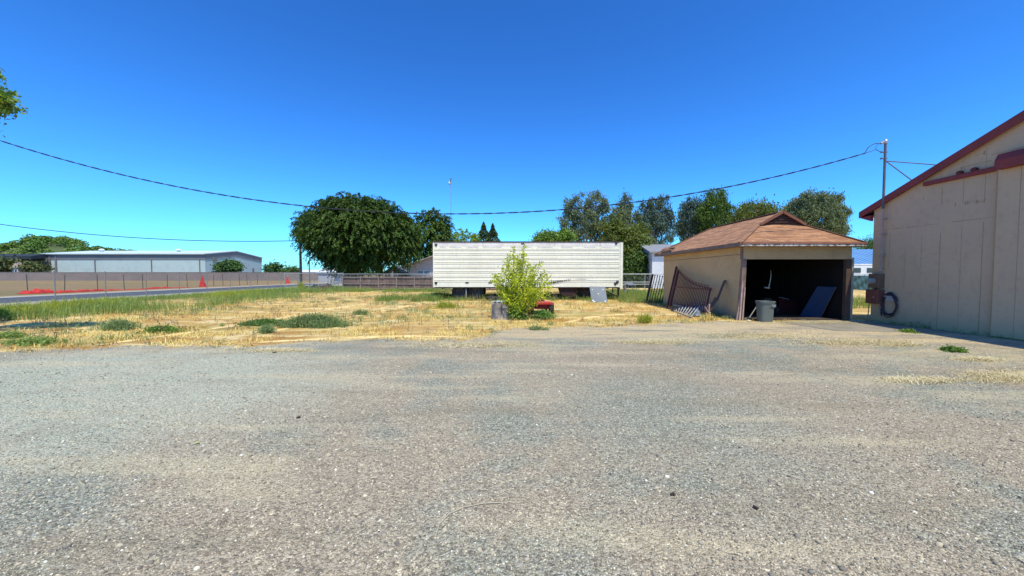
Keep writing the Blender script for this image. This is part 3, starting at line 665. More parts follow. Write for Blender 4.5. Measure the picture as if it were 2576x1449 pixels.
def shingle():
    m, nt, b, pos, tc = base('shingles')
    br = nd(nt, 'ShaderNodeTexBrick'); nt.links.new(tc.outputs['UV'], br.inputs['Vector'])
    br.inputs['Scale'].default_value = 1; br.inputs['Brick Width'].default_value = .62; br.inputs['Row Height'].default_value = .135
    br.inputs['Mortar Size'].default_value = .006; br.inputs['Mortar Smooth'].default_value = .2; br.inputs['Bias'].default_value = 0
    br.inputs['Color1'].default_value = (.31,.14,.06,1); br.inputs['Color2'].default_value = (.45,.22,.10,1); br.inputs['Mortar'].default_value = (.13,.06,.035,1)
    br.offset = .37
    col = mixc(nt, ramp(nt, noise(nt, mapping(nt, tc.outputs['UV'], (.8, 4.0, 1)), 1.6, 5, .7), .42, .6), br.outputs['Color'], (.22,.10,.05))
    col = mixc(nt, ramp(nt, noise(nt, mapping(nt, tc.outputs['UV'], (1.3, 5.5, 1), loc=(9,3,0)), 1.5, 4, .7), .55, .68), col, (.50,.27,.14))
    col = mixc(nt, math_(nt, 'MULTIPLY', ramp(nt, noise(nt, pos, 60, 3), .4, .7), .3), col, (.2,.1,.06))
    nt.links.new(col, b.inputs['Base Color']); b.inputs['Roughness'].default_value = .95
    sx = nd(nt, 'ShaderNodeSeparateXYZ'); nt.links.new(tc.outputs['UV'], sx.inputs[0])
    fr = math_(nt, 'FRACT', math_(nt, 'DIVIDE', sx.outputs[1], .135))
    bump(nt, b, math_(nt, 'ADD', math_(nt, 'MULTIPLY', fr, -1.0), math_(nt, 'MULTIPLY', noise(nt, pos, 50, 3), .4)), .8, .02)
    return m
SXL, SXR, SYF, OLDWOOD, DARKWOOD = build_shed()
# ------------------------------------------------------------------ things in and around the shed
# grey rubbish bin
g0 = G(1934,811); PL = M('grey_plastic', (.13,.148,.135), (.11,.125,.115), scale=2, rough=.5, spec=.4)
root = empty('trash_can', (g0.x, g0.y+.2, 0), 'grey plastic trash can with rim standing before the shed opening', 'trash can')
c = root.location; mb = MB(); hh = .70
def rr(r, n=28, e=4.5):
    out = []
    for j in range(n):
        a = 2*math.pi*j/n; ca, sa = math.cos(a), math.sin(a); k = (abs(ca)**e+abs(sa)**e)**(-1/e); out.append((r*k*ca, r*k*sa*.85))
    return out
lv = [(0,.19),(.03,.20),(hh*.86,.232),(hh*.86,.246),(hh*.93,.246),(hh*.93,.258),(hh,.258),(hh,.238),(hh*.9,.222),(.05,.18)]
vs = []; fs = []
for z, r in lv: vs += [(c.x+x, c.y+y, z) for x, y in rr(r)]
n = 28
for k in range(len(lv)-1): fs += [(k*n+j, k*n+(j+1) % n, (k+1)*n+(j+1) % n, (k+1)*n+j) for j in range(n)]
fs += [tuple(range(n))[::-1], tuple((len(lv)-1)*n+j for j in range(n))]
mb.add(vs, fs); mb.build('bin_body', PL, root, smooth=False, bev=.004)
mb = MB(); mb.prism([(c.x+.06,.59),(c.x+.22,.595),(c.x+.22,.52),(c.x+.14,.505)], c.y-.205, c.y-.18); mb.build('hand_grip', M('grip_grey', (.24,.25,.25), (.18,.2,.2), rough=.5), root)
mb = MB(); mb.box(c.x+.02, c.x+.21, c.y-.206, c.y-.18, .485, .50); mb.build('embossed_line', M('dark_grey_plastic', (.08,.09,.09), (.07,.08,.08)), root)
# blue board, red box, mower, hoe, white strip inside the shed
BLU = M('blue_board', (.012,.036,.095), (.01,.03,.08), scale=1.5, rough=.7)

mb = MB(); q = [Vector((P(2012,780,13.9).x,13.9,.03)), Vector((P(2064,780,13.5).x,13.5,.03)), P(2102,722,13.05), P(2056,720,13.4)]; nrm = (q[1]-q[0]).cross(q[3]-q[0]).normalized()*.04
mb.hexa([q[0], q[1], q[1]+nrm, q[0]+nrm, q[3], q[2], q[2]+nrm, q[3]+nrm]); root = empty('plywood_board', (q[0].x,13.6,0), 'dark blue board leaning on the right wall inside the shed', 'board')
mb.build('board', BLU, root)
mb = MB(); mb.bar(q[1], q[2], .03, .05, (0,1,0)); mb.build('edge_strip', M('edge_grey', (.12,.09,.10), (.09,.07,.07)), root)
p = P(1926,755,14.6)
root = empty('stored_mower', (p.x, 14.6, 0), 'black garden machine with a pale curved handle strip behind the trash can', 'machine')
mb = MB(); z = p.z
mb.obox((p.x-.1,14.6,z-.25), (.35,0,0), (0,.3,0), (0,0,.22)); mb.obox((p.x,14.6,z+.02), (.16,0,0), (0,.15,0), (0,0,.07)); mb.build('body', BLACKM, root, bev=.04)
mb = MB(); mb.tube([P(1934,722,14.5),P(1938,705,14.5),P(1939.5,690,14.5),P(1938.5,680,14.5)], .02, 6, .008); mb.tube([P(1923,723,14.5),P(1936,724.5,14.5)], .03, 6); mb.build('handle', M('pale_strip', (.72,.72,.68), (.6,.6,.57)), root)
for s in (-.3, .15):
    mb = MB(); mb.lathe([(.0,-.05),(.17,-.05),(.18,0),(.17,.05),(0,.05)], (p.x+s,14.3,.2), 16, 'x'); mb.build('wheel', TYRE, root)
mb = MB(); a = P(1960,765,15); mb.hexa([(a.x,15,.02),(a.x+.95,15,.02),(a.x+.95,15.6,.02),(a.x,15.6,.02),(a.x,15,.62),(a.x+.8,15,.50),(a.x+.8,15.6,.55),(a.x,15.6,.66)])
tag(mb.build('red_box', M('deep_red', (.10,.01,.008), (.07,.01,.008)), bev=.02), 'dark red box on the shed floor between the trash can and the blue board', 'box')
mb = MB(); a = P(1990,752,14.9); mb.obox((a.x-.05,14.99+.25,.615), (.16,.02,-.03), (0,.1,0), (0,0,.008)); tag(mb.build('paper_sheet', M('paper', (.7,.7,.66), (.6,.6,.58))), 'pale sheet lying on the dark red box in the shed', 'paper')
a, b = G(1874,803), P(1908,764,13.2)
root = empty('hand_hoe', (a.x,a.y,0), 'long handled grey tool leaning at the left side of the shed opening', 'garden tool')
mb = MB(); mb.tube([(a.x+.03,12.95,.06), b], .016, 6); mb.build('handle', M('tool_grey', (.33,.32,.30), (.22,.21,.2)), root)
mb = MB(); mb.obox((a.x,12.93,.04), (.12,.02,.0), (0,.05,.0), (0.02,0,.02)); mb.build('blade', M('tool_blade', (.33,.31,.28), (.2,.18,.16)), root)
p = G(1896,796); mb = MB(); mb.lathe([(0,0),(.13,.0),(.17,.06),(.17,.2),(.12,.27),(.05,.30),(0,.30)], (p.x,13.35,.02), 18); tag(mb.build('red_container', M('red_plastic', (.45,.02,.02), (.35,.02,.02), rough=.4), smooth=True), 'round red container just inside the shed left of the trash can', 'container')
p = G(1884,808); mb = MB(); mb.lathe([(0,0),(.08,0),(.09,.02),(.05,.035),(0,.04)], (p.x,p.y,.006), 12); tag(mb.build('flat_stone', M('cream_stone', (.65,.58,.40), (.5,.45,.3))), 'small cream stone on the gravel left of the trash can', 'stone')
# ------------------------------------------------------------------ maroon gate leaf leaning on the shed's left wall
MAR = M('maroon_iron', (.10,.014,.02), (.06,.012,.015), scale=5, rough=.6, spec=.4)
def wallpt(px, py, off): # point off metres in front of the shed's left wall plane
    d = ray(px, py); t = (SXL-off)/d.x; return Vector((SXL-off, d.y*t, CAMH+d.z*t))
root = empty('iron_gate', (7.4, 15.2, 0), 'large maroon iron gate leaf with curved top leaning on the left wall of the shed', 'gate')
# local frame: bottom edge near ground away from wall, top against wall
bl = G(1690,777); br = G(1792,800)      # bottom back / bottom front
def gatept(u, h):                        # u 0..1 back to front, h height along the leaf; leans towards +x and tips back
    b_ = Vector((7.18, 17.1+(13.75-17.1)*u, .03)); return b_+Vector((.30*h, .22*h, .94*h))
def topcurve(u): return 2.0-1.2*(1-(1-u)**2.0)*.72-.0*u
mb = MB(); mb.bar(gatept(0,0), gatept(0,topcurve(0)+.06), .07, .07, (1,0,0)); mb.build('frame_post', MAR, root)
mb = MB(); mb.bar(gatept(1,0), gatept(1,topcurve(1)-.02), .06, .06, (1,0,0)); mb.build('frame_post', MAR, root)
mb = MB(); mb.bar(gatept(.09,0), gatept(.09,topcurve(.09)), .06, .06, (1,0,0)); mb.build('frame_post', MAR, root)
for hh_ in (.12, topcurve(1)-.08):
    mb = MB(); mb.bar(gatept(0,hh_), gatept(1.03,hh_), .05, .05); mb.build('cross_rail', MAR, root)
mb = MB(); mb.tube([gatept(u/14, topcurve(u/14)-.02) for u in range(15)], .022, 6); mb.build('curved_top_rail', MAR, root)
pk = None
for i in range(24):
    u = .05+i*.93/24
    mb = MB(); mb.bar(gatept(u,.1), gatept(u,topcurve(u)+.10),   .022, .022, (1,0,0)); mb.build('picket', MAR, root)
# dark gate section at the back corner of the shed
IRN = M('black_iron', (.035,.03,.032), (.06,.04,.035), scale=5, rough=.6)
D0 = 19.75; g = P(1625,740,D0)
root = empty('iron_gate', (g.x+.4, D0, 0), 'black iron picket gate section leaning behind the back left corner of the shed', 'gate')
a0 = Vector((g.x, D0, 0)); tl = P(1642,690,D0+.25); dv = (tl-a0)
mb = MB(); mb.bar(a0, tl, .10, .07, (0,1,0)); mb.build('frame_post', IRN, root)
wx = P(1672,740,D0).x-g.x
for i in range(1, 9):
    x = wx*i/7.2; mb = MB(); s = .96-.03*i/3; e = a0+Vector((x,0,0))+dv*s
    mb.bar(a0+Vector((x,0,0)), e, .032, .03, (0,1,0)); mb.obox(e+Vector((0,0,.02)), (.028,0,0), (0,.02,0), (0,0,.03)); mb.build('picket', IRN, root)
for k in (.08,.44,.50):
    mb = MB(); mb.bar(a0+dv*k, a0+dv*k+Vector((wx*1.12,0,0)), .045, .035); mb.build('cross_rail', IRN, root)
# ladder and scrap before the gate
LR = M('ladder_red', (.50,.10,.11), (.38,.09,.09), scale=5, rough=.5); ALU = M('aluminium', (.62,.62,.62), (.45,.45,.45), scale=5, rough=.4, metal=.4)
root = empty('stepladder', (7.0, 14.9, 0), 'red and silver ladder lying on its side before the maroon gate', 'ladder')
A0 = P(1691,772,16.4); A1 = P(1778,760,14.6); A1.x = min(A1.x, 7.75); B0 = G(1694,781,.04); B1 = G(1743,799,.03)
A0.z = max(A0.z,.15)
mb = MB(); mb.bar(A0, A1, .06, .03); mb.build('rail', LR, root)
mb = MB(); mb.bar(B0, B1, .055, .035); mb.build('rail', M('ladder_orange', (.62,.36,.26), (.5,.5,.48), scale=3, rough=.5), root)
for i in range(9):
    t = .05+i*.105; mb = MB(); mb.bar(A0.lerp(A1, t), B0.lerp(B1, min(1, t*1.03)), .035, .03); mb.build('rung', ALU, root)
mb = MB(); mb.bar(P(1711,778,15.3), P(1755,778,14.7), .05, .02); mb.build('cross_brace', ALU, root)
a = G(1772,797); mb = MB(); p1 = Vector((a.x-.35,a.y,.03)); p2 = P(1768,770,a.y+.6)
mb.hexa([p1, p1+Vector((.22,-.05,0)), p1+Vector((.24,.2,0)), p1+Vector((.02,.25,0)), p2+Vector((-.1,0,0)), p2+Vector((.12,0,.02)), p2+Vector((.12,.3,0)), p2+Vector((-.1,.3,0))])
tag(mb.build('metal_bin', M('silver_blue', (.42,.47,.54), (.10,.12,.16), scale=3, rough=.35, metal=.5), bev=.03), 'silver and black crumpled metal piece at the right end of the ladder', 'scrap metal')
mb = MB(); a = G(1740,788); mb.obox((a.x,a.y+.7,.14), (.34,-.3,0), (.15,.3,0), (0,0,.13)); tag(mb.build('dark_crate', M('blue_black', (.025,.03,.045), (.04,.045,.06)), bev=.04), 'low dark bundle under the ladder rungs', 'bundle')
a = G(1778,803); b = wallpt(1823,706,.05)
mb = MB(); n_ = Vector((0,-.12,0)); mid = Vector((a.x,a.y,0)).lerp(b, .55)
mb.bar((a.x+.1,a.y+.35,0), mid, .20, .03, (1,0,0)); mb.bar(mid+Vector((0,0,-.12)), b, .14, .03, (1,0,0))
tag(mb.build('leaning_board', M('maroon_board', (.13,.055,.045), (.09,.05,.04), scale=4, rough=.85)), 'warped dark red board leaning on the shed wall right of the maroon gate', 'board')
mb = MB(); a = G(1784,805); mb.bar((a.x,a.y+.1,0), (a.x+.18,a.y+.4,.5), .16, .04, (1,0,0)); mb.bar((a.x+.1,a.y,0), (a.x+.02,a.y+.35,.42), .08, .03, (1,0,0))
tag(mb.build('broken_plank', OLDWOOD), 'short broken grey plank standing at the foot of the warped board', 'plank')
# ================================================================== RIGHT BUILDING
WX = 12.3
def W(px, py, off=0.0):
    d = ray(px, py); t = (WX-off)/d.x; return Vector((WX-off, d.y*t, CAMH+d.z*t))
def right_building():
    WALLM = M('taupe_siding', (.62,.41,.255), (.57,.38,.24), scale=.7, rough=.8, bmp=.15, bscale=50, dirt=(.50,.36,.20), streak=(.62,.43,.235))
    REDT = M('red_trim', (.27,.045,.04), (.20,.038,.035), scale=2, rough=.6)
    SEAM = M('seam_dark', (.36,.25,.13), (.46,.325,.17), scale=2)
    root = empty('metal_building', (18, 4, 0), 'large taupe sided building with red roof edge along the right of the yard', 'building')
    yc = 12.64; yp = 4.0; ze = 3.66; sl_ = .423; zp = ze+.04+sl_*(13.0-yp)
    yn = 2*yp-yc
    def zr(y): return ze+.10+sl_*(13.0-y) if y > yp else ze+.10+sl_*(y-(2*yp-13.0))
    mb = MB(); mb.prism([(yn,0),(yc,0),(yc,zr(yc)-.14),(yp,zr(yp)-.14),(yn,zr(yn)-.14)], WX, 26, 'x'); wall = mb.build('wall', WALLM, root)
    mb = MB(); o = .10
    for s in (1,-1):
        y0 = 13.02 if s > 0 else 2*yp-13.02
        mb.hexa([(WX-o,y0,zr(13.0)-.12),(26.3,y0,zr(13.0)-.12),(26.3,yp,zr(yp)-.12),(WX-o,yp,zr(yp)-.12),(WX-o,y0,zr(13.0)),(26.3,y0,zr(13.0)),(26.3,yp,zr(yp)),(WX-o,yp,zr(yp))])
    roof = mb.build('roof', M('roof_metal', (.45,.43,.45), (.36,.33,.34), scale=1.2, rough=.45, metal=.3), root)
    mb = MB()
    for s in (1,-1):
        y0 = 13.06 if s > 0 else 2*yp-13.06
        e = -.03 if s > 0 else .03
        mb.hexa([(WX-o-.03,y0,zr(13.0)-.20),(WX-o,y0,zr(13.0)-.20),(WX-o,yp,zr(yp)-.24),(WX-o-.03,yp,zr(yp)-.24),(WX-o-.03,y0,zr(13.0)+.012),(WX-o,y0,zr(13.0)+.012),(WX-o,yp,zr(yp)+.012),(WX-o-.03,yp,zr(yp)+.012)])
    mb.build('rake_trim', REDT, roof)
    mb = MB(); mb.hexa([(WX-o,12.66,zr(13.0)-.16),(26.2,12.66,zr(13.0)-.16),(26.2,13.05,zr(13.0)-.18),(WX-o,13.05,zr(13.0)-.18),(WX-o,12.66,zr(13.0)-.125),(26.2,12.66,zr(13.0)-.125),(26.2,13.05,zr(13.0)-.13),(WX-o,13.05,zr(13.0)-.13)])
    mb.build('eave_soffit', REDT, roof)
    # eave box end
    mb = MB(); mb.prism([(12.66,zr(13)-.35),(13.03,zr(13)-.20),(13.03,zr(13)-.13),(12.66,zr(13)-.125)], WX-.10, WX-.002, 'x'); mb.build('eave_return', REDT, roof)
    # panel seams: vertical hairlines that differ a little from sheet to sheet
    ys = [12.08+.0,11.6,11.14,10.66,10.16,9.70,8.9,8.4,7.9,7.4,6.9]
    for i, y in enumerate(ys):
        zt = zr(y)-.2; segs = [(random.choice((.02,1.2,1.8)),random.choice((3.05,3.05,2.4))),(3.07,zt)]
        if random.random() < .3: segs[1] = (3.5, zt-.3)
        for k, (a, b) in enumerate(segs):
            if y < 9.4 and k == 0: continue
            wd = random.choice((.004,.006,.009,.013)); a2 = a+random.uniform(0,.5)*(k == 1); b2 = b-random.uniform(0,.3)
            mb = MB(); mb.box(WX-.004, WX+.001, y-wd/2, y+wd/2, max(a2, 4.6) if (y < 9.4) else a2, max(b2, 4.7) if y < 9.4 else b2); mb.build('panel_seam', SEAM, wall)
    for (a, b, z, h) in ((12.1,12.6,3.06,.008),(11.7,12.05,3.06,.010),(11.16,11.6,3.055,.010),(10.7,11.1,3.06,.007),(9.75,10.4,3.06,.012),(9.5,9.72,3.06,.007),(9.6,10.25,4.52,.016),(8.4,9.6,4.66,.012)):
        mb = MB(); mb.box(WX-.005, WX+.001, a, b, z-h/2, z+h/2); mb.build('panel_seam', SEAM, wall)
    mb = MB(); mb.box(WX-.005, WX+.001, 10.225, 10.24, 4.35, 4.52); mb.build('panel_seam', SEAM, wall)
    # hanging door, its rail and hood
    mb = MB(); mb.box(WX-.10, WX-.03, 2.0, 9.40, .04, 4.22); d = mb.build('sliding_door', WALLM, root)
    for y in (8.95,8.3,7.6): 
        mb = MB(); mb.box(WX-.104, WX-.099, y-.005, y+.005, .1, 4.2); mb.build('panel_seam', SEAM, d)
    mb = MB(); mb.box(WX-.104, WX-.099, 9.375, 9.40, .05, 4.2); mb.build('edge_strip', M('pinkish_edge', (.46,.28,.14), (.40,.25,.13)), d)
    mb = MB(); mb.box(WX-.09, WX-.002, 9.35, 11.10, 4.215, 4.335); mb.build('door_rail', REDT, root, bev=.01)
    mb = MB(); mb.prism([(WX-.28,4.20),(WX-.28,4.42),(WX-.20,4.58),(WX-.002,4.60),(WX-.002,4.20)], -3.0, 9.32, 'y'); mb.build('door_rail_hood', REDT, root)
    for px, py in ((2414,431),(2451,421)):
        p = W(px, py, .06); mb = MB(); mb.lathe([(0,-.05),(.055,-.05),(.06,0),(.055,.05),(0,.05)], (WX-.05,p.y,4.37), 12, 'x'); mb.build('rail_bracket', M('bracket_dark', (.16,.035,.03), (.1,.03,.03)), root)
    # faint ghost marks of old lettering
    for px, py, h in ((2403.6,515,.11),(2428.6,511.5,.10),(2434,510.5,.10),(2439,510,.04),(2457,508,.09),(2462,507.5,.04),(2469,507,.03),(2476,505.5,.09),(2473,386,.03),(2477,385,.10)):
        p = W(px, py); mb = MB(); mb.box(WX-.005, WX+.001, p.y-.010, p.y+.010, p.z-h/2, p.z+h/2); mb.box(WX-.005, WX+.001, p.y-.018, p.y-.0101, p.z+h*.2, p.z+h*.4); mb.build('letter_remnant', SEAM, wall)
    # skirt of stuck soil and weeds at wall foot
    # service mast
    STL = M('mast_steel', (.13,.13,.14), (.09,.09,.1), scale=5, rough=.6)
    a = W(2220, 362, .12); yb_ = 12.2
    mast = empty('service_mast', (WX-.12, a.y, 0), 'steel electric service mast with braces rising through the red roof edge', 'mast')
    mx = WX-.12; my = 12.22; mt = a.z
    mb = MB(); mb.tube([(mx,my,3.75),(mx,my,mt)], .036, 12); mb.build('upper_pipe', STL, mast)
    mb = MB(); mb.tube([(mx,my,1.7),(mx,my,3.8)], .026, 10)
    for z in (2.2,2.9,3.4): mb.box(mx-.04, WX, my-.05, my+.05, z, z+.03)
    mb.build('conduit', M('conduit_tan', (.42,.32,.27), (.33,.26,.23), scale=3, rough=.6), mast)
    mb = MB(); mb.lathe([(.045,-.03),(.06,.02),(.06,.06),(.04,.10),(0,.115)], (mx,my,mt), 14); mb.tube([(mx,my,mt+.03),(mx-.10,my,mt+.02),(mx-.15,my,mt-.03)], .045, 10, .035); mb.build('weatherhead', M('cast_grey', (.55,.56,.57), (.3,.3,.32), metal=.5, rough=.4), mast)
    for zz in (P(2218,383,my).z, P(2218,399,my).z):
        mb = MB(); mb.box(mx-.13, mx+.06, my-.03, my+.03, zz-.012, zz+.012); mb.lathe([(0,-.03),(.03,-.02),(.02,0),(.03,.02),(0,.03)], (mx-.13,my,zz), 10); mb.build('bracket', STL, mast)
    s0 = Vector((mx+.03,my,P(2223,405,my).z))
    for e in ((WX+.25,11.55,zr(11.55)), (WX+1.9,10.9,zr(10.9))):
        mb = MB(); mb.tube([s0, e], .016, 8); mb.build('brace', STL, mast)
    # meter boxes, hose
    BRN = M('box_brown', (.20,.115,.075), (.15,.09,.06), scale=3, rough=.6); RB = M('box_red_brown', (.22,.07,.05), (.16,.06,.045), scale=3, rough=.6)
    mt_ = empty('meter_box', (WX-.1, 12.4, 1.0), 'brown electric meter box over a red brown panel at the building corner', 'meter box')
    mb = MB(); mb.box(WX-.20, WX-.001, 12.20, 12.56, 1.15, 1.62); mb.build('meter_case', BRN, mt_, bev=.01)
    mb = MB(); mb.lathe([(0,-.12),(.09,-.11),(.10,0)], (WX-.2,12.4,1.38), 16, 'x'); mb.build('meter_glass', M('meter_glass', (.35,.36,.34), (.25,.26,.25), rough=.2), mt_)
    mb = MB(); mb.box(WX-.24, WX-.001, 12.18, 12.60, .62, 1.09); mb.tube([(WX-.1,12.4,1.09),(WX-.1,12.4,1.15)], .03); mb.build('panel_case', RB, mt_, bev=.012)
    mb = MB(); mb.box(WX-.252, WX-.241, 12.30, 12.33, .8, .86); mb.build('latch', SEAM, mt_)
    c = W(2239, 764, .05); hs_ = empty('coiled_hose', (WX-.05, c.y, c.z), 'dark garden hose coiled on a wall hook beside the meter box', 'hose')
    mb = MB(); pts = []
    for i in range(5*20):
        a_ = 2*math.pi*i/20; k = i/100; r1 = .22+.015*math.sin(i*.9)+.02*k; r2 = .33+.04*math.sin(a_*.2+1)+.03*k
        pts.append((WX-.06-.05*k+.02*math.sin(i*1.7), c.y+math.cos(a_)*r1, c.z+math.sin(a_)*r2-(.06*k)))
    mb.tube(pts, .017, 6); mb.tube([(WX-.08,c.y+.2,c.z-.1),(WX-.10,c.y+.24,c.z-.3),(WX-.08,c.y+.22,c.z-.42)], .018, 6); mb.build('hose_coil', M('hose_dark', (.045,.035,.05), (.10,.03,.03), scale=4, rough=.5), hs_, smooth=True)
    mb = MB(); mb.box(WX-.07, WX-.001, c.y-.13, c.y+.13, c.z+.08, c.z+.27); mb.box(WX-.15, WX-.07, c.y-.11, c.y+.11, c.z+.23, c.z+.255); mb.build('hook_plate', M('plate_grey', (.42,.42,.44), (.36,.36,.38)), hs_)
    a, b = G(2182,808), P(2189,740,12.9); mb = MB(); mb.tube([(a.x,a.y,-.02),(b.x,b.y+.0,b.z)], .014, 6); tag(mb.build('leaning_rod', M('rod', (.28,.24,.18), (.2,.17,.13))), 'thin rod leaning on the building corner under the meter box', 'rod')
    return mx, my, mt
MX, MY, MT = right_building()
# ================================================================== OVERHEAD WIRES AND POLES
CAB = M('cable_black', (.02,.022,.03), (.03,.03,.035), rough=.6)
def wy(px): return 538-1.42e-4*(px-1140)**2
root = empty('service_cable', tuple(P(1140,538,12.3)), 'twisted black power cable sagging across the yard to the steel mast', 'cable')
base_pts = [P(px, wy(px), 12.3) for px in np.linspace(-602, 2175, 500)]
for ph in (0, math.pi):
    mb = MB(); mb.tube([p+Vector((0, math.cos(i*.55+ph)*.012, math.sin(i*.55+ph)*.013)) for i, p in enumerate(base_pts)], .0115, 5); mb.build('strand', CAB, root)
e = base_pts[-1]
mb = MB(); mb.tube([e, P(2184,371,12.3), P(2192,365,12.28), P(2202,361,12.25), (MX-.15,MY,MT-.03)], .012, 5); mb.build('strand', CAB, root)
mb = MB(); mb.tube([e, P(2190,381,12.3), P(2203,376,12.27), (MX-.13,MY,P(2218,383,MY).z)], .010, 5); mb.tube([P(2204,378,12.27), P(2203,370,12.26), P(2208,363,12.25)], .006, 4); mb.build('strand', CAB, root)
POLEM = M('pole_wood', (.20,.165,.14), (.13,.11,.095), scale=3, rough=.9)
def util_pole(x, y, h, lab, trans=None):
    root = empty('utility_pole', (x, y, 0), lab, 'utility pole')
    mb = MB(); mb.tube([(x,y,-.1),(x,y,h*.5),(x,y,h)], [.16,.14,.11], 10); mb.build('pole', POLEM, root, smooth=True)
    mb = MB(); mb.box(x-.9, x+.9, y-.07, y+.05, h-.55, h-.43); mb.build('crossarm', POLEM, root)
    for s in (-.8,-.4,.8):
        mb = MB(); mb.lathe([(0,0),(.04,0),(.05,.06),(.03,.12),(0,.14)], (x+s,y,h-.43), 8); mb.build('insulator', M('insulator', (.3,.25,.2), (.2,.2,.2), rough=.3), root)
    if trans:
        mb = MB(); mb.lathe([(0,0),(.22,0),(.24,.05),(.24,.75),(.18,.82),(0,.84)], (x-.42,y,h-1.9), 14); mb.build('transformer', M('transformer_grey', (.25,.27,.28), (.2,.2,.2)), root)
    return root
p = P(754,556,45); util_pole(p.x, 45, p.z, 'wooden utility pole with transformer beside the left of the big dark tree', True)
p = base_pts[0]; util_pole(p.x-.12, 12.3, p.z+.5, 'wooden utility pole at the roadside holding the near end of the twisted cable')
mb = MB(); k = 1.08e-4; mb.tube([P(px, 607-k*(px-630)**2, 45) for px in np.linspace(-420, 752, 60)], .045, 5)
tag(mb.build('overhead_wire', CAB), 'thin overhead wire running from the far pole to the left edge', 'wire')
p = P(-420, 607-k*1050**2, 45); util_pole(p.x, 45.2, p.z+.6, 'wooden utility pole far left past the frame carrying the thin wire')
# ================================================================== FENCES
GAL = M('galvanised', (.38,.39,.40), (.26,.26,.27), scale=4, rough=.5, metal=.5)
PGAL = M('pale_rail', (.46,.47,.46), (.36,.37,.36), scale=4, rough=.45, metal=.3)
DGAL = M('dark_post', (.22,.20,.20), (.28,.25,.23), scale=4, rough=.7)
def meshwire(mb, p, q, h, step=.07, r=.0011, z0=.05):
    p = Vector(p); q = Vector(q); d = q-p; L = d.length; d.normalize(); nrm = Vector((-d.y, d.x, 0))
    n = int((L+h)/step)
    for i in range(n):
        s = i*step
        for sg in (1, -1):
            a0 = s-h; a1 = s; za, zb_ = z0, h
            if a0 < 0: za = z0+(-a0)*(h-z0)/h; a0 = 0
            if a1 > L: zb_ = h-(a1-L)*(h-z0)/h; a1 = L
            if a1-a0 < .02: continue
            A_ = p+d*(a0 if sg > 0 else L-a0); B_ = p+d*(a1 if sg > 0 else L-a1)
            A_ = Vector((A_.x,A_.y,za)); B_ = Vector((B_.x,B_.y,zb_))
            up = Vector((0,0,r)); o_ = nrm*r
            mb.add([A_+up, A_-up*.5+o_, A_-up*.5-o_, B_+up, B_-up*.5+o_, B_-up*.5-o_], [(0,1,4,3),(1,2,5,4),(2,0,3,5)])
def chain_fence(lab, p, q, h, posts, top=None, step=.075, pr=.028, pm=None):
    p = Vector((*p,0)); q = Vector((*q,0)); root = empty('chain_link_fence', (p+q)/2, lab, 'fence')
    mb = MB(); meshwire(mb, p, q, h, step); mb.build('wire_mesh', GAL, root)
    if top: mb = MB(); mb.tube([p+Vector((0,0,h)), q+Vector((0,0,h))], top, 8); mb.build('top_rail', PGAL, root)
    proto = None
    for t in posts:
        c = p.lerp(q, t)
        if proto is None:
            mb = MB(); mb.tube([(0,0,-.1),(0,0,h+.03)], pr, 8); mb.lathe([(pr*1.3,h+.0),(pr*1.2,h+.05),(0,h+.08)], (0,0,0), 8)
            proto = mb.build('post', pm or DGAL, None, origin=(0,0,0)); proto.parent = root; o = proto
        else: o = proto.copy(); COL.objects.link(o); o.parent = root
        o.location = c-Vector(root.location)
    return root
D0f, D1f = 14.5, 38.7
chain_fence('long chain link fence with thin posts along the near side of the road', (-24,D0f), (-24,D1f), 1.72, [(d-D0f)/(D1f-D0f) for d in [24*(.6065+.1008*i) for i in range(10)]+[38.4]], None, pr=.024)
xa = P(863,700,38.7).x
chain_fence('short chain link fence with pale top rail between the road fence and the brown boards', (-23.9,38.7), (xa,38.7), 1.70, [0.02,.25,.5,.75,1], .028, pm=GAL)
chain_fence('chain link fence with pale top rail behind the brown board fence', (xa,37.6), (P(1300,700,37.6).x,37.6), 1.62, [i/9 for i in range(10)], .03, pm=GAL)
chain_fence('chain link fence with bright top rail between the trailer and the shed', (P(1545,700,37).x,37), (P(1760,700,37).x,37), 1.62, [0,.36,.7,1], .04, pm=PGAL)
# brown board fence
def board_fence():
    y = 37.0; BR = M('fence_boards', (.20,.13,.105), (.10,.07,.06), scale=1.4, rough=.95, streak=(.28,.21,.17)); RL = M('fence_rail', (.27,.215,.18), (.18,.14,.12), scale=3, rough=.9)
    x0 = P(863,700,y).x; x1 = P(1262,700,y).x
    root = empty('board_fence', ((x0+x1)/2, y, 0), 'weathered brown board fence with rails left of and behind the white trailer', 'fence')
    mb = MB(); x = x0
    while x < x1:
        w_ = .135; z = 1.38+random.uniform(-.03,.02); dy = random.uniform(0,.012)
        if random.random() > .02: mb.box(x, x+w_, y+.05+dy, y+.07+dy, .03, z)
        x += w_+.012
    mb.build('boards', BR, root)
    for z in (.16, .64, 1.26):
        mb = MB(); x = x0; s = 1.79
        while x < x1: mb.bar((x,y+.0,z+random.uniform(-.03,.03)), (min(x+s,x1),y+.0,z+random.uniform(-.03,.03)), .04, .085, (0,0,1)); x += s
        mb.build('rail', RL, root)
    x = x0
    while x < x1: 
        mb = MB(); mb.box(x-.05, x+.05, y-.12, y-.03, 0, 1.42); mb.build('post', RL, root); x += 1.79
board_fence()
def pipe_rail(lab, xa_, xb_, y, zs, n):
    root = empty('pipe_rail', ((xa_+xb_)/2, y, 0), lab, 'railing')
    for z in zs: mb = MB(); mb.tube([(xa_,y,z),(xb_,y,z)], .035, 8); mb.build('rail', PGAL, root)
    for i in range(n):
        x = xa_+(xb_-xa_)*i/(n-1); mb = MB(); mb.tube([(x,y,0),(x,y,zs[0]+.12+.25*(i % 2))], .03, 8); mb.build('post', PGAL, root)
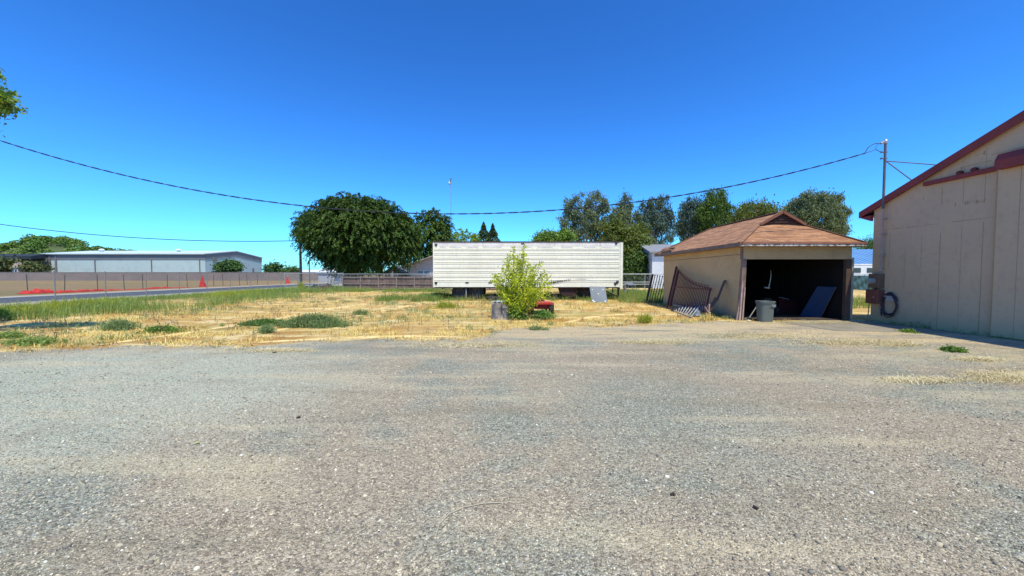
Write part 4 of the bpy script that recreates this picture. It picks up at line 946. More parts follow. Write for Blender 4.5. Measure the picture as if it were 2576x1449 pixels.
pipe_rail('white pipe rail before the chain link between the road and the brown boards', P(760,700,39.5).x, P(862,700,39.5).x, 39.5, (.62,.40), 5)
pipe_rail('white pipe rail behind the chain link right of the trailer', P(1560,700,38).x, P(1760,700,38).x, 38, (.80,.58), 3)
# folding ramp / table and old post right of trailer
a = P(1580,712,30); b = P(1606,724,30); root = empty('ramp_table', ((a.x+b.x)/2,30,0), 'grey sloping work table standing on the grass right of the trailer', 'table')
mb = MB(); mb.hexa([(a.x,30,.72),(b.x-.2,30,.72),(b.x-.2,31,.85),(a.x,31,.85),(a.x,30,.76),(b.x-.2,30,.76),(b.x-.2,31,.89),(a.x,31,.89)]); mb.build('top', GAL, root)
for x, dx in ((a.x+.05,0),(b.x-.3,.3)):
    for yy in (30.05,30.9): mb = MB(); mb.tube([(x,yy,.74),(x+dx,yy,0)], .02, 6); mb.build('leg', GAL, root)
g = G(1571,742); mb = MB(); mb.tube([(g.x,g.y,-.05),(g.x+.03,g.y,.4),(g.x+.01,g.y,.72)], [.12,.105,.11], 9); tag(mb.build('old_post', M('grey_stub', (.25,.22,.19), (.14,.12,.1), scale=6, rough=.95)), 'short grey weathered post in tall grass at the right end of the trailer', 'post')
# tarped fence in the gap between shed and building
xa, xb = P(2120,700,36).x, P(2290,700,36).x
root = chain_fence('chain link fence hung with dark green windscreen in the gap right of the shed', (xa,36), (xb,36), 1.56, [.1,.32,.6,.9], .03, pm=PGAL)
n, k = 60, 12; V = []
for j in range(k):
    for i in range(n): t = i/(n-1); s = j/(k-1); V.append((xa+.9+(xb-xa-.9)*t, 35.9+.07*math.sin(i*1.3+j*.7)*(1-s*.3)+.05*math.sin(i*.45-j*.9), .12+1.36*s-.05*math.sin(t*9)*(1-s)))
V = np.array(V); Q = np.array([(j*n+i, j*n+i+1, (j+1)*n+i+1, (j+1)*n+i) for j in range(k-1) for i in range(n-1)])
npmesh('windscreen', V, Q, M('tarp_green', (.05,.11,.115), (.035,.075,.08), scale=3, rough=.6), root, smooth=True)
# ================================================================== ORANGE BARRIER ACROSS THE ROAD
NET = M('orange_netting', (.52,.018,.010), (.40,.012,.008), scale=3, rough=.6)
root = empty('construction_netting', (-39.4, 38, 0), 'long collapsed orange red safety netting with thin stakes beyond the road', 'barrier')
n, k = 150, 9; V = []
for i in range(n):
    t = i/(n-1); D = 29.6+t*15.5; env = .62*(.55*math.exp(-((D-30.4)/1.3)**2)+.26*math.exp(-((D-34)/2.5)**2)+.22*math.exp(-((D-41)/1.6)**2)+.08)*(.75+.35*math.sin(i*.7)*math.sin(i*.23))
    env *= min(1, (i+1)/6, (n-i)/6)
    wd = .22+.2*math.exp(-((D-30.4)/1.5)**2)
    for j in range(k):
        a = math.pi*j/(k-1); V.append((-39.3-.18*math.sin(D*1.1)+math.cos(a)*wd, D, max(.0, math.sin(a)*env*(1+.25*math.sin(j*2.1+i*.9)))+.01))
Q = np.array([(i*k+j, (i+1)*k+j, (i+1)*k+j+1, i*k+j+1) for i in range(n-1) for j in range(k-1)])
npmesh('netting', np.array(V), Q, NET, root)
for r_ in (1.311,1.2112,1.1216,1.049,.999,.9326,.878,.807,.782,.737,.716,.688):
    D = 39.9/r_; mb = MB(); l = random.uniform(-.06,.06); mb.tube([(-39.9,D,0),(-39.9+l,D+l,1.62+random.uniform(-.06,.02))], .032, 5); mb.build('stake', M('stake_dark', (.05,.05,.045), (.08,.06,.05)), root)
for px, D_, h_, lab in ((511,46.5,1.55,'tall orange red netting peak hanging on a stake at the middle of the far roadside'),(725,64,1.35,'small orange red netting peak hanging at the far end of the road')):
    x = (px-1288)/F*D_; root = empty('netting_peak', (x,D_,0), lab, 'barrier'); mb = MB(); n = 12
    vs = [(x-.1,D_,h_)]+[(x-.1+(.42+.08*math.sin(i*2.3))*math.cos(2*math.pi*i/n), D_+.3*math.sin(2*math.pi*i/n), 0.0) for i in range(n)]+[(x-.1+.17*(1+.3*math.sin(i*3))*math.cos(2*math.pi*i/n), D_+.12*math.sin(2*math.pi*i/n), h_*.55) for i in range(n)]
    mb.add(vs, [(0,n+1+i,n+1+(i+1) % n) for i in range(n)]+[(n+1+i,1+i,1+(i+1) % n,n+1+(i+1) % n) for i in range(n)]); mb.build('netting', NET, root)
    mb = MB(); mb.tube([(x-.1,D_,0),(x-.1,D_,h_+.12)], .025, 5); mb.build('stake', DGAL, root)
# ================================================================== BLOCK WALL, WAREHOUSE, FAR THINGS ON THE LEFT
BW = M('block_wall', (.25,.185,.155), (.21,.16,.135), scale=.25, rough=.9)
a = P(-420,684,93).x; b = P(900,686,93).x
root = empty('block_wall', ((a+b)/2,93,0), 'long low brown block wall across the field beyond the road', 'wall')
mb = MB(); mb.box(a, b, 93, 93.3, 0, P(300,685.5,93).z); mb.build('wall', BW, root)
mb = MB(); z = P(300,685.5,93).z; mb.box(a, b, 92.95, 93.35, z, z+.08); mb.build('coping', M('wall_cap', (.29,.23,.20), (.25,.2,.18), scale=.5), root)
def warehouse():
    MW = M('white_metal_siding', (.47,.535,.49), (.43,.495,.45), scale=.1, rough=.5); BD = M('grey_band', (.20,.185,.18), (.17,.16,.155), scale=.2, rough=.5); RW = M('white_roof', (.60,.66,.62), (.54,.6,.57), scale=.2, rough=.4)
    x0, x1, y0, y1 = -145.2, -95.3, 115, 141; ze = P(517,640,115).z; zp = P(604,633,128).z; ym = 128
    root = empty('warehouse', ((x0+x1)/2, 128, 0), 'long pale metal warehouse with low gable roof beyond the block wall', 'warehouse')
    mb = MB(); mb.prism([(y0,0),(y1,0),(y1,ze),(ym,zp),(y0,ze)], x0, x1, 'x'); mb.build('wall', MW, root)
    mb = MB(); mb.box(x0-.1, x1+.1, y0-.12, y0-.01, ze-1.6, ze+.02); mb.build('eave_band', BD, root)
    mb = MB(); mb.hexa([(x1+.01,y0-.1,ze-1.55),(x1+.12,y0-.1,ze-1.55),(x1+.12,ym,zp-1.55),(x1+.01,ym,zp-1.55),(x1+.01,y0-.1,ze+.02),(x1+.12,y0-.1,ze+.02),(x1+.12,ym,zp+.02),(x1+.01,ym,zp+.02)])
    mb.hexa([(x1+.01,ym,zp-1.55),(x1+.12,ym,zp-1.55),(x1+.12,y1,ze-1.55),(x1+.01,y1,ze-1.55),(x1+.01,ym,zp+.02),(x1+.12,ym,zp+.02),(x1+.12,y1,ze+.02),(x1+.01,y1,ze+.02)]); mb.build('rake_band', BD, root)
    mb = MB()
    mb.hexa([(x0-.5,y0-.6,ze+.0),(x1+.3,y0-.6,ze+.0),(x1+.3,ym,zp+.05),(x0-.5,ym,zp+.05),(x0-.5,y0-.6,ze+.28),(x1+.3,y0-.6,ze+.28),(x1+.3,ym,zp+.3),(x0-.5,ym,zp+.3)])
    mb.hexa([(x0-.5,ym,zp+.05),(x1+.3,ym,zp+.05),(x1+.3,y1+.5,ze+.0),(x0-.5,y1+.5,ze+.0),(x0-.5,ym,zp+.3),(x1+.3,ym,zp+.3),(x1+.3,y1+.5,ze+.28),(x0-.5,y1+.5,ze+.28)]); ro = mb.build('roof', RW, root)
    for px in (386/3.84*1.0, 675): pass
    for px in (259, 452):
        x = (px-CX)/F*122; mb = MB(); mb.lathe([(0,0),(.5,0),(.5,.8),(.8,.85),(.6,1.2),(0,1.4)], (x,122,ze+.9), 12); mb.build('roof_vent', RW, ro)
    for px, w_ in ((127,.5),(142,.5),(240,.18),(382,.18),(503,.18),(122,.15)):
        x = (px-CX)/F*114.8; mb = MB(); mb.box(x-w_/2, x+w_/2, y0-.25, y0-.02, 0, ze-1.6+(1.2 if w_ > .3 else 0)); mb.build('downpipe', BD, root)
    p = (540-CX)/F; mb = MB(); D = x1/p; mb.box(x1+.01, x1+.5, D-.6, D+.6, 5.9, 7.1); mb.build('wall_unit', BD, root)
    for px, h_ in ((637,2.6),(668,4.0)):
        D = x1/((px-CX)/F); mb = MB(); mb.box(x1+.01, x1+.2, D-.4, D+.4, .2, h_+1.2); mb.build('door', BD, root)
warehouse()
EVG = leafmat('far_leaf', (0.054,0.119,0.025), (0.102,0.178,0.035), (0.036,0.083,0.022), trans=.15, patch=.3)
tree('field_tree', ((575-CX)/F*97,97,0), [blob(560,674,15,12,97), blob(578,668,16,13,97), blob(592,673,13,11,97)], (.5,.3), EVG, 'round dark green tree against the gable end of the warehouse', clusters=45, per=26, csize=.55, twigs=3)
tree('field_tree', ((690-CX)/F*100,100,0), [blob(682,676,13,9,100), blob(697,674,13,10,100)], (.5,.3), EVG, 'low dark green tree at the right corner of the warehouse', clusters=45, per=24, csize=.55, twigs=3)
tree('field_tree', ((742-CX)/F*98,98,0), [blob(735,681,13,8,98), blob(722,683,8,6,98)], (.45,.28), EVG, 'small dark tree beyond the road end left of the utility pole', clusters=45, per=20, csize=.5, twigs=3)
def simple_shed(name, lab, cat, x0, x1, y0, y1, h, hp, wm, rm, roofaxis='x', over=.3):
    root = empty(name, ((x0+x1)/2,(y0+y1)/2,0), lab, cat); 
    if roofaxis == 'x':
        ym = (y0+y1)/2; mb = MB(); mb.prism([(y0,0),(y1,0),(y1,h),(ym,hp),(y0,h)], x0, x1, 'x'); wl = mb.build('wall', wm, root)
        mb = MB(); e = over*(hp-h)/(ym-y0)
        for s in (0,1):
            ya = y0-over if s == 0 else y1+over
            q = [(x0-over,ya,h-e+.03),(x1+over,ya,h-e+.03),(x1+over,ym,hp+.03),(x0-over,ym,hp+.03)]
            if s: q = q[::-1]
            mb.hexa(q+[(a_,b_,c_+.12) for a_,b_,c_ in q])
    else:
        xm = (x0+x1)/2; mb = MB(); mb.prism([(x0,0),(x1,0),(x1,h),(xm,hp),(x0,h)], y0, y1, 'y'); wl = mb.build('wall', wm, root)
        mb = MB(); e = over*(hp-h)/(xm-x0)
        for s in (0,1):
            xa_ = x0-over if s == 0 else x1+over
            q = [(xa_,y0-over,h-e+.03),(xm,y0-over,hp+.03),(xm,y1+over,hp+.03),(xa_,y1+over,h-e+.03)]
            if s: q = q[::-1]
            mb.hexa(q+[(a_,b_,c_+.12) for a_,b_,c_ in q])
    mb.build('roof', rm, root); return root, wl
GRW = M('grey_wall', (.36,.35,.37), (.31,.30,.32), scale=.6, rough=.8); WHW = M('white_wall', (.62,.63,.66), (.56,.57,.6), scale=.6, rough=.7)
ROOFG = M('grey_roof', (.20,.19,.19), (.15,.145,.145), scale=1, rough=.85); PALE = M('pale_roof', (.66,.68,.70), (.58,.6,.62), scale=.6, rough=.6); DKB = M('dark_barn', (.03,.04,.05), (.02,.03,.035), scale=1, rough=.9)
# dark open barn, orange machine and cream shelter far left
a, b = -190, -143.4; z1, z0 = P(60,639,111).z, P(60,652,111).z
root = empty('open_barn', ((a+b)/2,112,0), 'dark open sided barn roof among trees left of the warehouse', 'barn')
mb = MB(); mb.hexa([(a,110.5,z0),(b,110.5,z0),(b,114,z0+.4),(a,114,z0+.4),(a,110.5,z0+.9),(b,110.5,z0+.9),(b,114,z1+.2),(a,114,z1+.2)]); mb.build('roof', DKB, root)
for i in range(7): x = a+.3+(b-a-.6)*i/6; mb = MB(); mb.box(x-.12, x+.12, 110.8, 111.0, 0, z0+.1); mb.build('post', DKB, root)
mb = MB(); mb.box(a, b, 113.6, 113.9, 0, z0+.4); mb.build('back_wall', DKB, root)
p = P(68,664,101); root = empty('orange_tractor', (p.x,101,0), 'orange tractor parked under the dark barn left of the warehouse', 'tractor'); x = p.x
mb = MB(); mb.hexa([(x-1.6,100.4,1.3),(x+1.2,100.4,1.3),(x+1.2,101.6,1.3),(x-1.6,101.6,1.3),(x-1.6,100.4,2.3),(x+1.0,100.4,2.6),(x+1.0,101.6,2.6),(x-1.6,101.6,2.3)]); mb.build('hood', M('tractor_orange', (.55,.13,.04), (.4,.1,.04)), root)
mb = MB(); mb.box(x+1.0, x+1.3, 100.3, 101.7, 1.3, 4.3); mb.box(x+2.4, x+2.6, 100.3, 101.7, 1.3, 4.3); mb.box(x+.9, x+2.7, 100.2, 101.8, 4.3, 4.5); mb.build('cab', M('cab_brown', (.15,.08,.06), (.1,.06,.05)), root)
for dx, r_ in ((1.8,1.1),(-1.1,.7)): mb = MB(); mb.lathe([(.2,-.2),(r_,-.2),(r_,.2),(.2,.2),(.2,-.2)], (x+dx,100.2,r_), 18, 'y'); mb.build('wheel', TYRE, root)
p = P(46,676,97); root = empty('cream_shelter', (p.x,97,0), 'tiny cream utility hut standing behind the block wall far left', 'hut'); x = p.x
mb = MB(); mb.box(x-.8, x+.8, 96.3, 97.7, 0, 3.3); mb.build('wall', M('cream', (.58,.52,.46), (.5,.45,.4)), root)
mb = MB(); mb.box(x+.1, x+.5, 96.25, 96.29, 2.2, 2.8); mb.build('window', DKB, root)
mb = MB(); mb.hexa([(x-1,96.1,3.3),(x+1,96.1,3.3),(x+1,97.9,3.3),(x-1,97.9,3.3),(x-.3,96.8,4.6),(x+.3,96.8,4.9),(x+.3,97.2,4.9),(x-.3,97.2,4.6)]); mb.build('roof', M('tan_roof', (.4,.3,.22), (.3,.24,.18)), root)
# shrubs before the barn
tree('field_shrub', (P(20,670,98).x,98,0), [blob(-30,668,34,17,98,3), blob(15,667,28,16,98,3)], (.7,.45), leafmat('olive_far', (.10,.13,.035), (.13,.12,.04), (.07,.09,.03), trans=.15, patch=.4), 'olive brown bushes beyond the wall at the far left edge', 'shrub', clusters=50, per=24, csize=.8, twigs=2)
tree('field_shrub', (P(85,672,99).x,99,0), [blob(72,675,17,9,99,2), blob(93,674,14,9,99,2)], (.6,.4), leafmat('olive_far', (.10,.13,.035), (.13,.12,.04), (.07,.09,.03)), 'olive bushes beyond the wall under the barn beside the warehouse', 'shrub', clusters=50, per=24, csize=.7, twigs=2)
# wooded hill
HX, HD = (130-CX)/F*235, 235.0
def hillz(x, y):
    s = 0
    for cx_, cy_, sx_, sy_, h_ in ((HX,235,26,30,17.5),(HX-48,238,34,32,13.5),(HX+40,232,34,26,10.5),(HX+72,228,26,24,4.5),(HX-120,245,45,40,15)): s += h_*np.exp(-((x-cx_)/sx_)**2-((y-cy_)/sy_)**2)
    return s
n = 60; xs = np.linspace(HX-230, HX+120, n); ys = np.linspace(150, 330, n); X, Y = np.meshgrid(xs, ys); Z = hillz(X, Y)-.6
V = np.stack([X.ravel(), Y.ravel(), Z.ravel()], 1); Q = np.array([(j*n+i, j*n+i+1, (j+1)*n+i+1, (j+1)*n+i) for j in range(n-1) for i in range(n-1)])
tag(npmesh('hill', V, Q, M('hill_green', (.06,.10,.035), (.09,.11,.045), scale=.1, rough=1), smooth=True), kind='structure')
m = 620; hx = rng.uniform(HX-150, HX+100, m); hy = rng.uniform(178, 245, m); hz = hillz(hx, hy); keep = hz > 1.0; hx, hy, hz = hx[keep], hy[keep], hz[keep]; m = len(hx)
rr_ = rng.uniform(2.6, 5.0, m); per = 150; d = rand_dir(m*per); d[:,2] = np.abs(d[:,2])*1.0-.15
C = np.repeat(np.stack([hx, hy, hz+rr_*.35], 1), per, 0)+d*np.repeat(rr_, per)[:,None]*np.array([1,1,.95])*(rng.uniform(.8,1.05,(m*per,1)))
V, Q = leaves(C, rand_dir(m*per), d+rand_dir(m*per)*.5, rng.uniform(.8,1.5,m*per), rng.uniform(.5,1.0,m*per))
tag(npmesh('hillside_woodland', V, Q, leafmat('hill_leaf', (0.104,0.186,0.032), (0.130,0.216,0.036), (0.169,0.240,0.041), trans=.2, patch=.06)), 'dense green woodland covering the low hill behind the warehouse', 'woodland', kind='stuff')
# far low horizon belt and small far buildings
m = 260; hx = rng.uniform(-420, 620, m); hy = rng.uniform(420, 470, m); rr_ = rng.uniform(3, 6, m); per = 40; d = rand_dir(m*per)
k_ = (hx > -380); C = np.repeat(np.stack([hx, hy, rr_*.4], 1), per, 0)+d*np.repeat(rr_, per)[:,None]; C[:,2] = np.abs(C[:,2])
V, Q = leaves(C, rand_dir(m*per), d, rng.uniform(2,3.5,m*per), rng.uniform(1.5,2.5,m*per))
tag(npmesh('distant_treeline', V, Q, EVG), 'thin distant line of dark trees on the horizon', 'woodland', kind='stuff')
a, b = P(735,684,150).x, P(800,684,150).x; simple_shed('far_building', 'distant low building with pale roof right behind the utility pole', 'building', a-3, b, 150, 166, 2.4, 3.4, GRW, PALE)
a, b = P(800,684,75).x, P(842,684,75).x; simple_shed('far_shed', 'small grey shed with white roof behind the left edge of the big tree', 'shed', a, b, 75, 80, 2.0, 2.7, GRW, PALE)
p = P(778,657,60); mb = MB(); mb.tube([(p.x,60,0),(p.x,60,p.z)], .09, 7); tag(mb.build('short_post', POLEM), 'short dark post standing between the utility pole and the big tree', 'post')
# heap and tarps at the corner
def heap(name, lab, cat, px0, px1, py, D, h, m):
    a = P(px0,py,D).x; b = P(px1,py,D).x; n, k = 26, 14; V = []
    for i in range(n):
        for j in range(k):
            u = i/(n-1)*2-1; v = j/(k-1)*2-1; r = max(0, 1-u*u)*max(0, 1-v*v)
            V.append(((a+b)/2+u*(b-a)/2, D+v*.9, h*(r**.5)*(.75+.25*math.sin(u*7)+.12*math.sin(v*9+u*13))+.005))
    Q = np.array([(i*k+j, (i+1)*k+j, (i+1)*k+j+1, i*k+j+1) for i in range(n-1) for j in range(k-1)])
    return tag(npmesh(name, np.array(V), Q, m, origin=((a+b)/2,D,0)), lab, cat)
heap('tarp_heap', 'low dark tarp heap before the white pipe rail left of the brown boards', 'heap', 768, 806, 725, 36, .62, M('dark_tarp', (.04,.045,.05), (.07,.06,.05), scale=3))
heap('brush_heap', 'brown rusty brush heap at the left end of the brown board fence', 'heap', 800, 842, 725, 35.6, .72, M('rusty_heap', (.10,.06,.045), (.05,.045,.04), scale=4))
heap('tarp_heap', 'flat black tarp spread beside the rusty brush heap by the brown boards', 'heap', 826, 868, 727, 36.2, .35, M('black_tarp', (.02,.025,.03), (.035,.035,.04), scale=3))
# ================================================================== HOUSES BEHIND THE TRAILER AND SHED
x0 = P(1033,680,46).x; x1 = P(1330,680,46).x; h = P(1033,667,46).z
root, wl = simple_shed('house', 'pale gabled house with wide window behind the left end of the trailer', 'house', x0, x1, 46, 58, h, h+(P(1160,620,46).z-h)*1.1, GRW, M('house_roof', (.30,.28,.26), (.24,.22,.21), scale=1), 'y', .9)
a, b = P(1050,680,45.98), P(1083,691,45.98); mb = MB(); mb.box(a.x, b.x, 45.94, 45.99, b.z, a.z); wn = mb.build('window', M('white_frame', (.6,.6,.62), (.55,.55,.58), rough=.5), root)
for s in (0,1): mb = MB(); w_ = (b.x-a.x)/2; mb.box(a.x+s*w_+.06, a.x+(s+1)*w_-.06, 45.92, 45.935, b.z+.06, a.z-.06); mb.build('pane', M('glass_blue', (.10,.14,.20), (.07,.1,.15), rough=.15, spec=.6), wn)
a, b = P(1078,618,49), P(1100,638,49); mb = MB(); mb.box(a.x, b.x+.6, 49, 50.2, b.z-.35, a.z); cb = mb.build('cooler_box', M('cooler_tan', (.52,.45,.40), (.42,.36,.32)), root)
mb = MB(); mb.box(a.x+.3, b.x-.2, 48.97, 48.99, b.z+.1, a.z-.2); mb.build('vent_grille', M('cooler_dark', (.16,.10,.08), (.1,.08,.07)), cb)
p = P(1018,662,45.6); ds = empty('satellite_dish', tuple(p), 'grey satellite dish at the left eave of the pale house', 'satellite dish')
mb = MB(); n = 18; r_ = .5; ax = Vector((-.3,-.8,.5)).normalized(); u = ax.cross(Vector((0,0,1))).normalized(); v = u.cross(ax)
vs = [p]+[p+ax*.05+(u*math.cos(2*math.pi*i/n)+v*math.sin(2*math.pi*i/n))*r_*.5 for i in range(n)]+[p+ax*.16+(u*math.cos(2*math.pi*i/n)+v*math.sin(2*math.pi*i/n))*r_ for i in range(n)]
mb.add(vs, [(0,1+i,1+(i+1) % n) for i in range(n)]+[(1+i,n+1+i,n+1+(i+1) % n,1+(i+1) % n) for i in range(n)]); mb.build('dish', GAL, ds)
mb = MB(); mb.tube([p, p+Vector((.05,.3,-.6))], .03, 6); mb.tube([p+Vector((0,0,-.3)), p+ax*.6], .015, 5); mb.build('arm', GAL, ds)
a, b = P(968,690,52).x, P(1012,690,52).x
simple_shed('small_shed', 'low grey roofed shed between the big dark tree and the pale house', 'shed', a, b, 52, 58, P(990,686,52).z, P(990,672,55).z, GRW, M('slate', (.12,.13,.14), (.09,.1,.105)), 'y')
x0 = (1640-CX)/F*42; z0 = P(1640,634,42).z; zp = P(1615,618,45.4).z
root, wl = simple_shed('storage_building', 'pale grey storage building with low roof behind the left of the shed', 'building', x0, x0+13, 42, 48.6, z0, zp, WHW, M('grey_metal_roof', (.24,.24,.25), (.2,.2,.21), rough=.6), 'x', .45)
mb = MB(); mb.box(x0-.03, x0-.003, 42.9, 46, 2.9, 3.0); mb.box(x0-.03, x0-.003, 42.9, 42.98, 0, 2.9); mb.build('door_frame', ROOFG, wl)
# blue roofed building, camper in the gap on the right
x0, x1 = P(2100,650,62).x, P(2420,650,62).x
root = empty('blue_building', ((x0+x1)/2,66,0), 'blue metal roofed building seen in the gap between shed and taupe building', 'building')
zb_, zt_ = P(2160,666,62).z, P(2160,627,70).z
BLM = M('blue_metal', (.13,.27,.48), (.11,.23,.42), scale=.5, rough=.5, metal=.0)
mb = MB(); mb.hexa([(x0,62,zb_),(x1,62,zb_),(x1,70,zt_-.1),(x0,70,zt_-.1),(x0,62,zb_+.1),(x1,62,zb_+.1),(x1,70,zt_),(x0,70,zt_)])
x = x0
while x < x1: mb.bar((x,62,zb_+.12),(x,70,zt_+.02),.05,.06); x += .9
mb.build('roof', BLM, root)
mb = MB(); mb.box(x0-.1, x1+.1, 61.85, 61.99, zb_-.12, zb_+.14); mb.build('gutter', PALE, root)
mb = MB(); mb.box(x0+.5, x1-.5, 62.6, 70, 0, zb_-.0); mb.build('wall', M('tan_dark_wall', (.22,.2,.18), (.18,.16,.15)), root)
p = P(2160,678,52); x0 = P(2128,678,52).x; x1 = P(2230,678,52).x
root = empty('camper', ((x0+x1)/2,53,0), 'white camper with dark windows parked behind the green windscreen fence', 'camper')
zt_ = P(2160,669,52).z
mb = MB(); mb.prism([(x0+.2,.6),(x1,.6),(x1,zt_),(x0+1.0,zt_),(x0,zt_-.9)], 52, 54.2); mb.build('body', M('camper_white', (.66,.67,.68), (.58,.59,.6)), root, bev=.05)
for u0, u1 in ((2148,2165),(2181,2200)):
    a, b = P(u0,674,51.98), P(u1,686,51.98); mb = MB(); mb.box(a.x, b.x, 51.95, 51.995, b.z, a.z); mb.build('window', M('dark_glass', (.03,.035,.045), (.04,.045,.05), rough=.1, spec=.6), root)
for x in (x0+2, x0+4): mb = MB(); mb.lathe([(.1,-.1),(.35,-.1),(.35,.1),(.1,.1),(.1,-.1)], (x,52.1,.35), 16, 'y'); mb.build('wheel', TYRE, root)
# thin mast above the trailer
p = P(1134,449,50); root = empty('antenna_mast', (p.x,50,0), 'very thin tall mast with pale device on top above the trailer left end', 'mast')
mb = MB(); mb.tube([(p.x+.05,50,0),(p.x,50,p.z*.55),(p.x,50,p.z-.3)], .042, 6); mb.build('pole', GAL, root)
mb = MB(); q = P(1132,458,50); mb.obox(q, (.08,0,.32), (0,.12,0), (-.05,0,.02)); mb.tube([P(1131.5,464,50), P(1135,448,50)], .06, 6); mb.build('antenna', M('dark_metal', (.06,.08,.1), (.1,.1,.1)), root)
mb = MB(); q = P(1130.5,461,49.9); mb.lathe([(0,-.14),(.12,-.08),(.15,0),(.12,.08),(0,.14)], q, 12); mb.obox(P(1131,457,49.9), (.07,0,.12), (0,.05,0), (-.04,0,.02)); mb.build('reflector', PALE, root)
p = P(1898,513,58); mb = MB(); mb.tube([(p.x,58,0),(p.x,58,p.z)], .13, 8); mb.box(p.x-.15, p.x+.15, 57.85, 58.15, p.z-.5, p.z+.05); tag(mb.build('dark_pole', POLEM), 'dark pole top rising among trees behind the shed roof', 'pole')
# ================================================================== TREES
BIG = leafmat('big_tree_leaf', (0.054,0.100,0.015), (0.090,0.149,0.020), (0.037,0.074,0.014), trans=.22, patch=.5)
MID = leafmat('mid_leaf', (0.086,0.149,0.025), (0.134,0.207,0.031), (0.055,0.103,0.022), trans=.28, patch=.6)
GUM = leafmat('gum_leaf', (0.144,0.184,0.091), (0.211,0.249,0.122), (0.095,0.130,0.069), trans=.3, patch=.5)
GUMB = leafmat('gum_blue', (0.091,0.138,0.101), (0.142,0.190,0.134), (0.061,0.099,0.081), trans=.25, patch=.5)
OLV = leafmat('olive_leaf', (0.131,0.165,0.031), (0.190,0.212,0.040), (0.089,0.129,0.026), trans=.3, patch=.6)
BRT = leafmat('bright_leaf', (0.224,0.334,0.030), (0.352,0.464,0.040), (0.160,0.261,0.030), trans=.4)
CON = leafmat('conifer_leaf', (0.063,0.105,0.035), (0.090,0.135,0.045), (0.054,0.083,0.030), trans=.1)
D = 44
tree('large_tree', P(890,700,D)*1+Vector((0,0,-P(890,700,D).z)), [blob(890,588,116,70,D), blob(828,575,68,58,D), blob(960,575,70,60,D), blob(890,560,95,56,D), blob(868,645,46,30,D), blob(925,648,50,32,D), blob(895,662,46,18,D), blob(968,618,50,44,D), blob(826,610,44,36,D), blob(885,640,62,34,D), blob(900,532,70,38,D), blob(1000,600,44,56,D), blob(945,528,40,28,D), blob(850,524,38,24,D), blob(782,568,28,28,D), blob(1005,590,32,50,D)],
     (.25,.10), BIG, 'huge rounded dark green tree with drooping sprays left of the trailer', trunk=.45, style='spray', clusters=300, per=44, csize=.42, shell=.5, twigs=8)
tree('tree_behind', Vector((P(1080,700,50).x,50,0)), [blob(1075,590,48,52,50), blob(1092,562,30,32,50), blob(1110,580,20,40,50), blob(1060,625,46,42,50), blob(1105,600,24,50,50), blob(1030,600,28,40,50)], (.26,.12), MID, 'mid green tree behind the right side of the big dark tree', trunk=.3, style='spray', clusters=170, per=34, csize=.42, twigs=8)
tree('bright_tree', Vector((P(1168,700,62).x,62,0)), [blob(1168,606,28,24,62), blob(1152,614,16,18,62), blob(1184,612,14,18,62)], (.38,.14), BRT, 'bright yellow green treetop above the trailer left part', style='spray', clusters=60, per=26, csize=.45, twigs=8)
for px, top, lab in ((1217,558,'taller dark conifer top above the trailer'), (1240,562,'shorter dark conifer top just right of the taller one')):
    Dc = 66; b = Vector((P(px,700,Dc).x,Dc,0)); zt = P(px,top,Dc).z; root = empty('conifer', b, lab, 'conifer')
    mb = MB(); mb.tube([b, b+Vector((0,0,zt))], .22, 8, .03); mb.build('trunk', BARK, root)
    n = 9000; t = rng.random(n)**.75; zz = zt*(1-t*.88); an = rng.uniform(0,2*math.pi,n); an = np.round(an*9/(2*math.pi)+rng.normal(0,.22,n))*2*math.pi/9+zz*1.7
    rad = (zt-zz)*.46*(rng.random(n)**.5)*(1+.15*np.sin(zz*5)); C = np.stack([b.x+np.cos(an)*rad, b.y+np.sin(an)*rad, zz-rad*.25], 1)
    A = np.stack([np.cos(an), np.sin(an), -.4+0*an], 1)+rng.normal(size=(n,3))*.3; V, Q = leaves(C, A, rand_dir(n)+np.array([0,0,1.]), rng.uniform(.25,.5,n), rng.uniform(.10,.2,n)); npmesh('crown', V, Q, CON, root)
def gum(name, lab, blobs_, D, base_px, lm, **kw):
    a = dict(trunk=.28, style='hang', clusters=21, per=80, csize=.38, shell=.6, twigs=14, bark=PALEBARK); a.update(kw)
    return tree(name, Vector((P(base_px,700,D).x,D,0)), [blob(*b, D) for b in blobs_], (.34,.14), lm, lab, 'tree', **a)
gum('gum_tree', 'pale grey green gum tree with bare twigs on top behind the trailer right part', [(1455,530,26,36),(1498,512,28,26),(1520,515,14,20),(1475,560,30,38),(1430,560,18,26),(1500,560,30,34),(1440,590,24,24),(1520,590,26,28),(1428,520,10,14)], 62, 1480, GUM, bare=2, clusters=26)
gum('gum_tree', 'narrow grey green gum tree right of the one with bare twigs', [(1572,520,16,26),(1560,545,26,26),(1590,548,22,18),(1575,585,32,36),(1550,600,26,30)], 60, 1572, GUM, clusters=34)
gum('gum_tree', 'blue green gum tree standing alone left of the shed roof', [(1650,535,30,32),(1668,512,14,16),(1640,560,36,34),(1672,556,26,24),(1650,595,38,30),(1628,530,18,22)], 60, 1650, GUMB, clusters=28)
gum('gum_tree', 'dark round crowned gum tree just left of the tallest gum behind the shed', [(1745,520,26,20),(1735,548,30,26),(1722,570,22,24),(1755,565,26,30),(1740,590,30,25)], 64, 1740, GUMB, clusters=38)
gum('gum_tree', 'tallest green gum tree rising behind the left slope of the shed roof', [(1803,500,24,20),(1798,525,30,26),(1825,530,16,16),(1795,558,34,28),(1770,540,18,22),(1800,590,30,24)], 62, 1795, MID, clusters=38)
gum('broad_tree', 'broad olive green tree behind the shed ridge', [(1900,530,36,18),(1860,545,30,16),(1935,540,26,18),(1900,560,60,20),(1895,590,60,24)], 56, 1900, OLV, clusters=40)
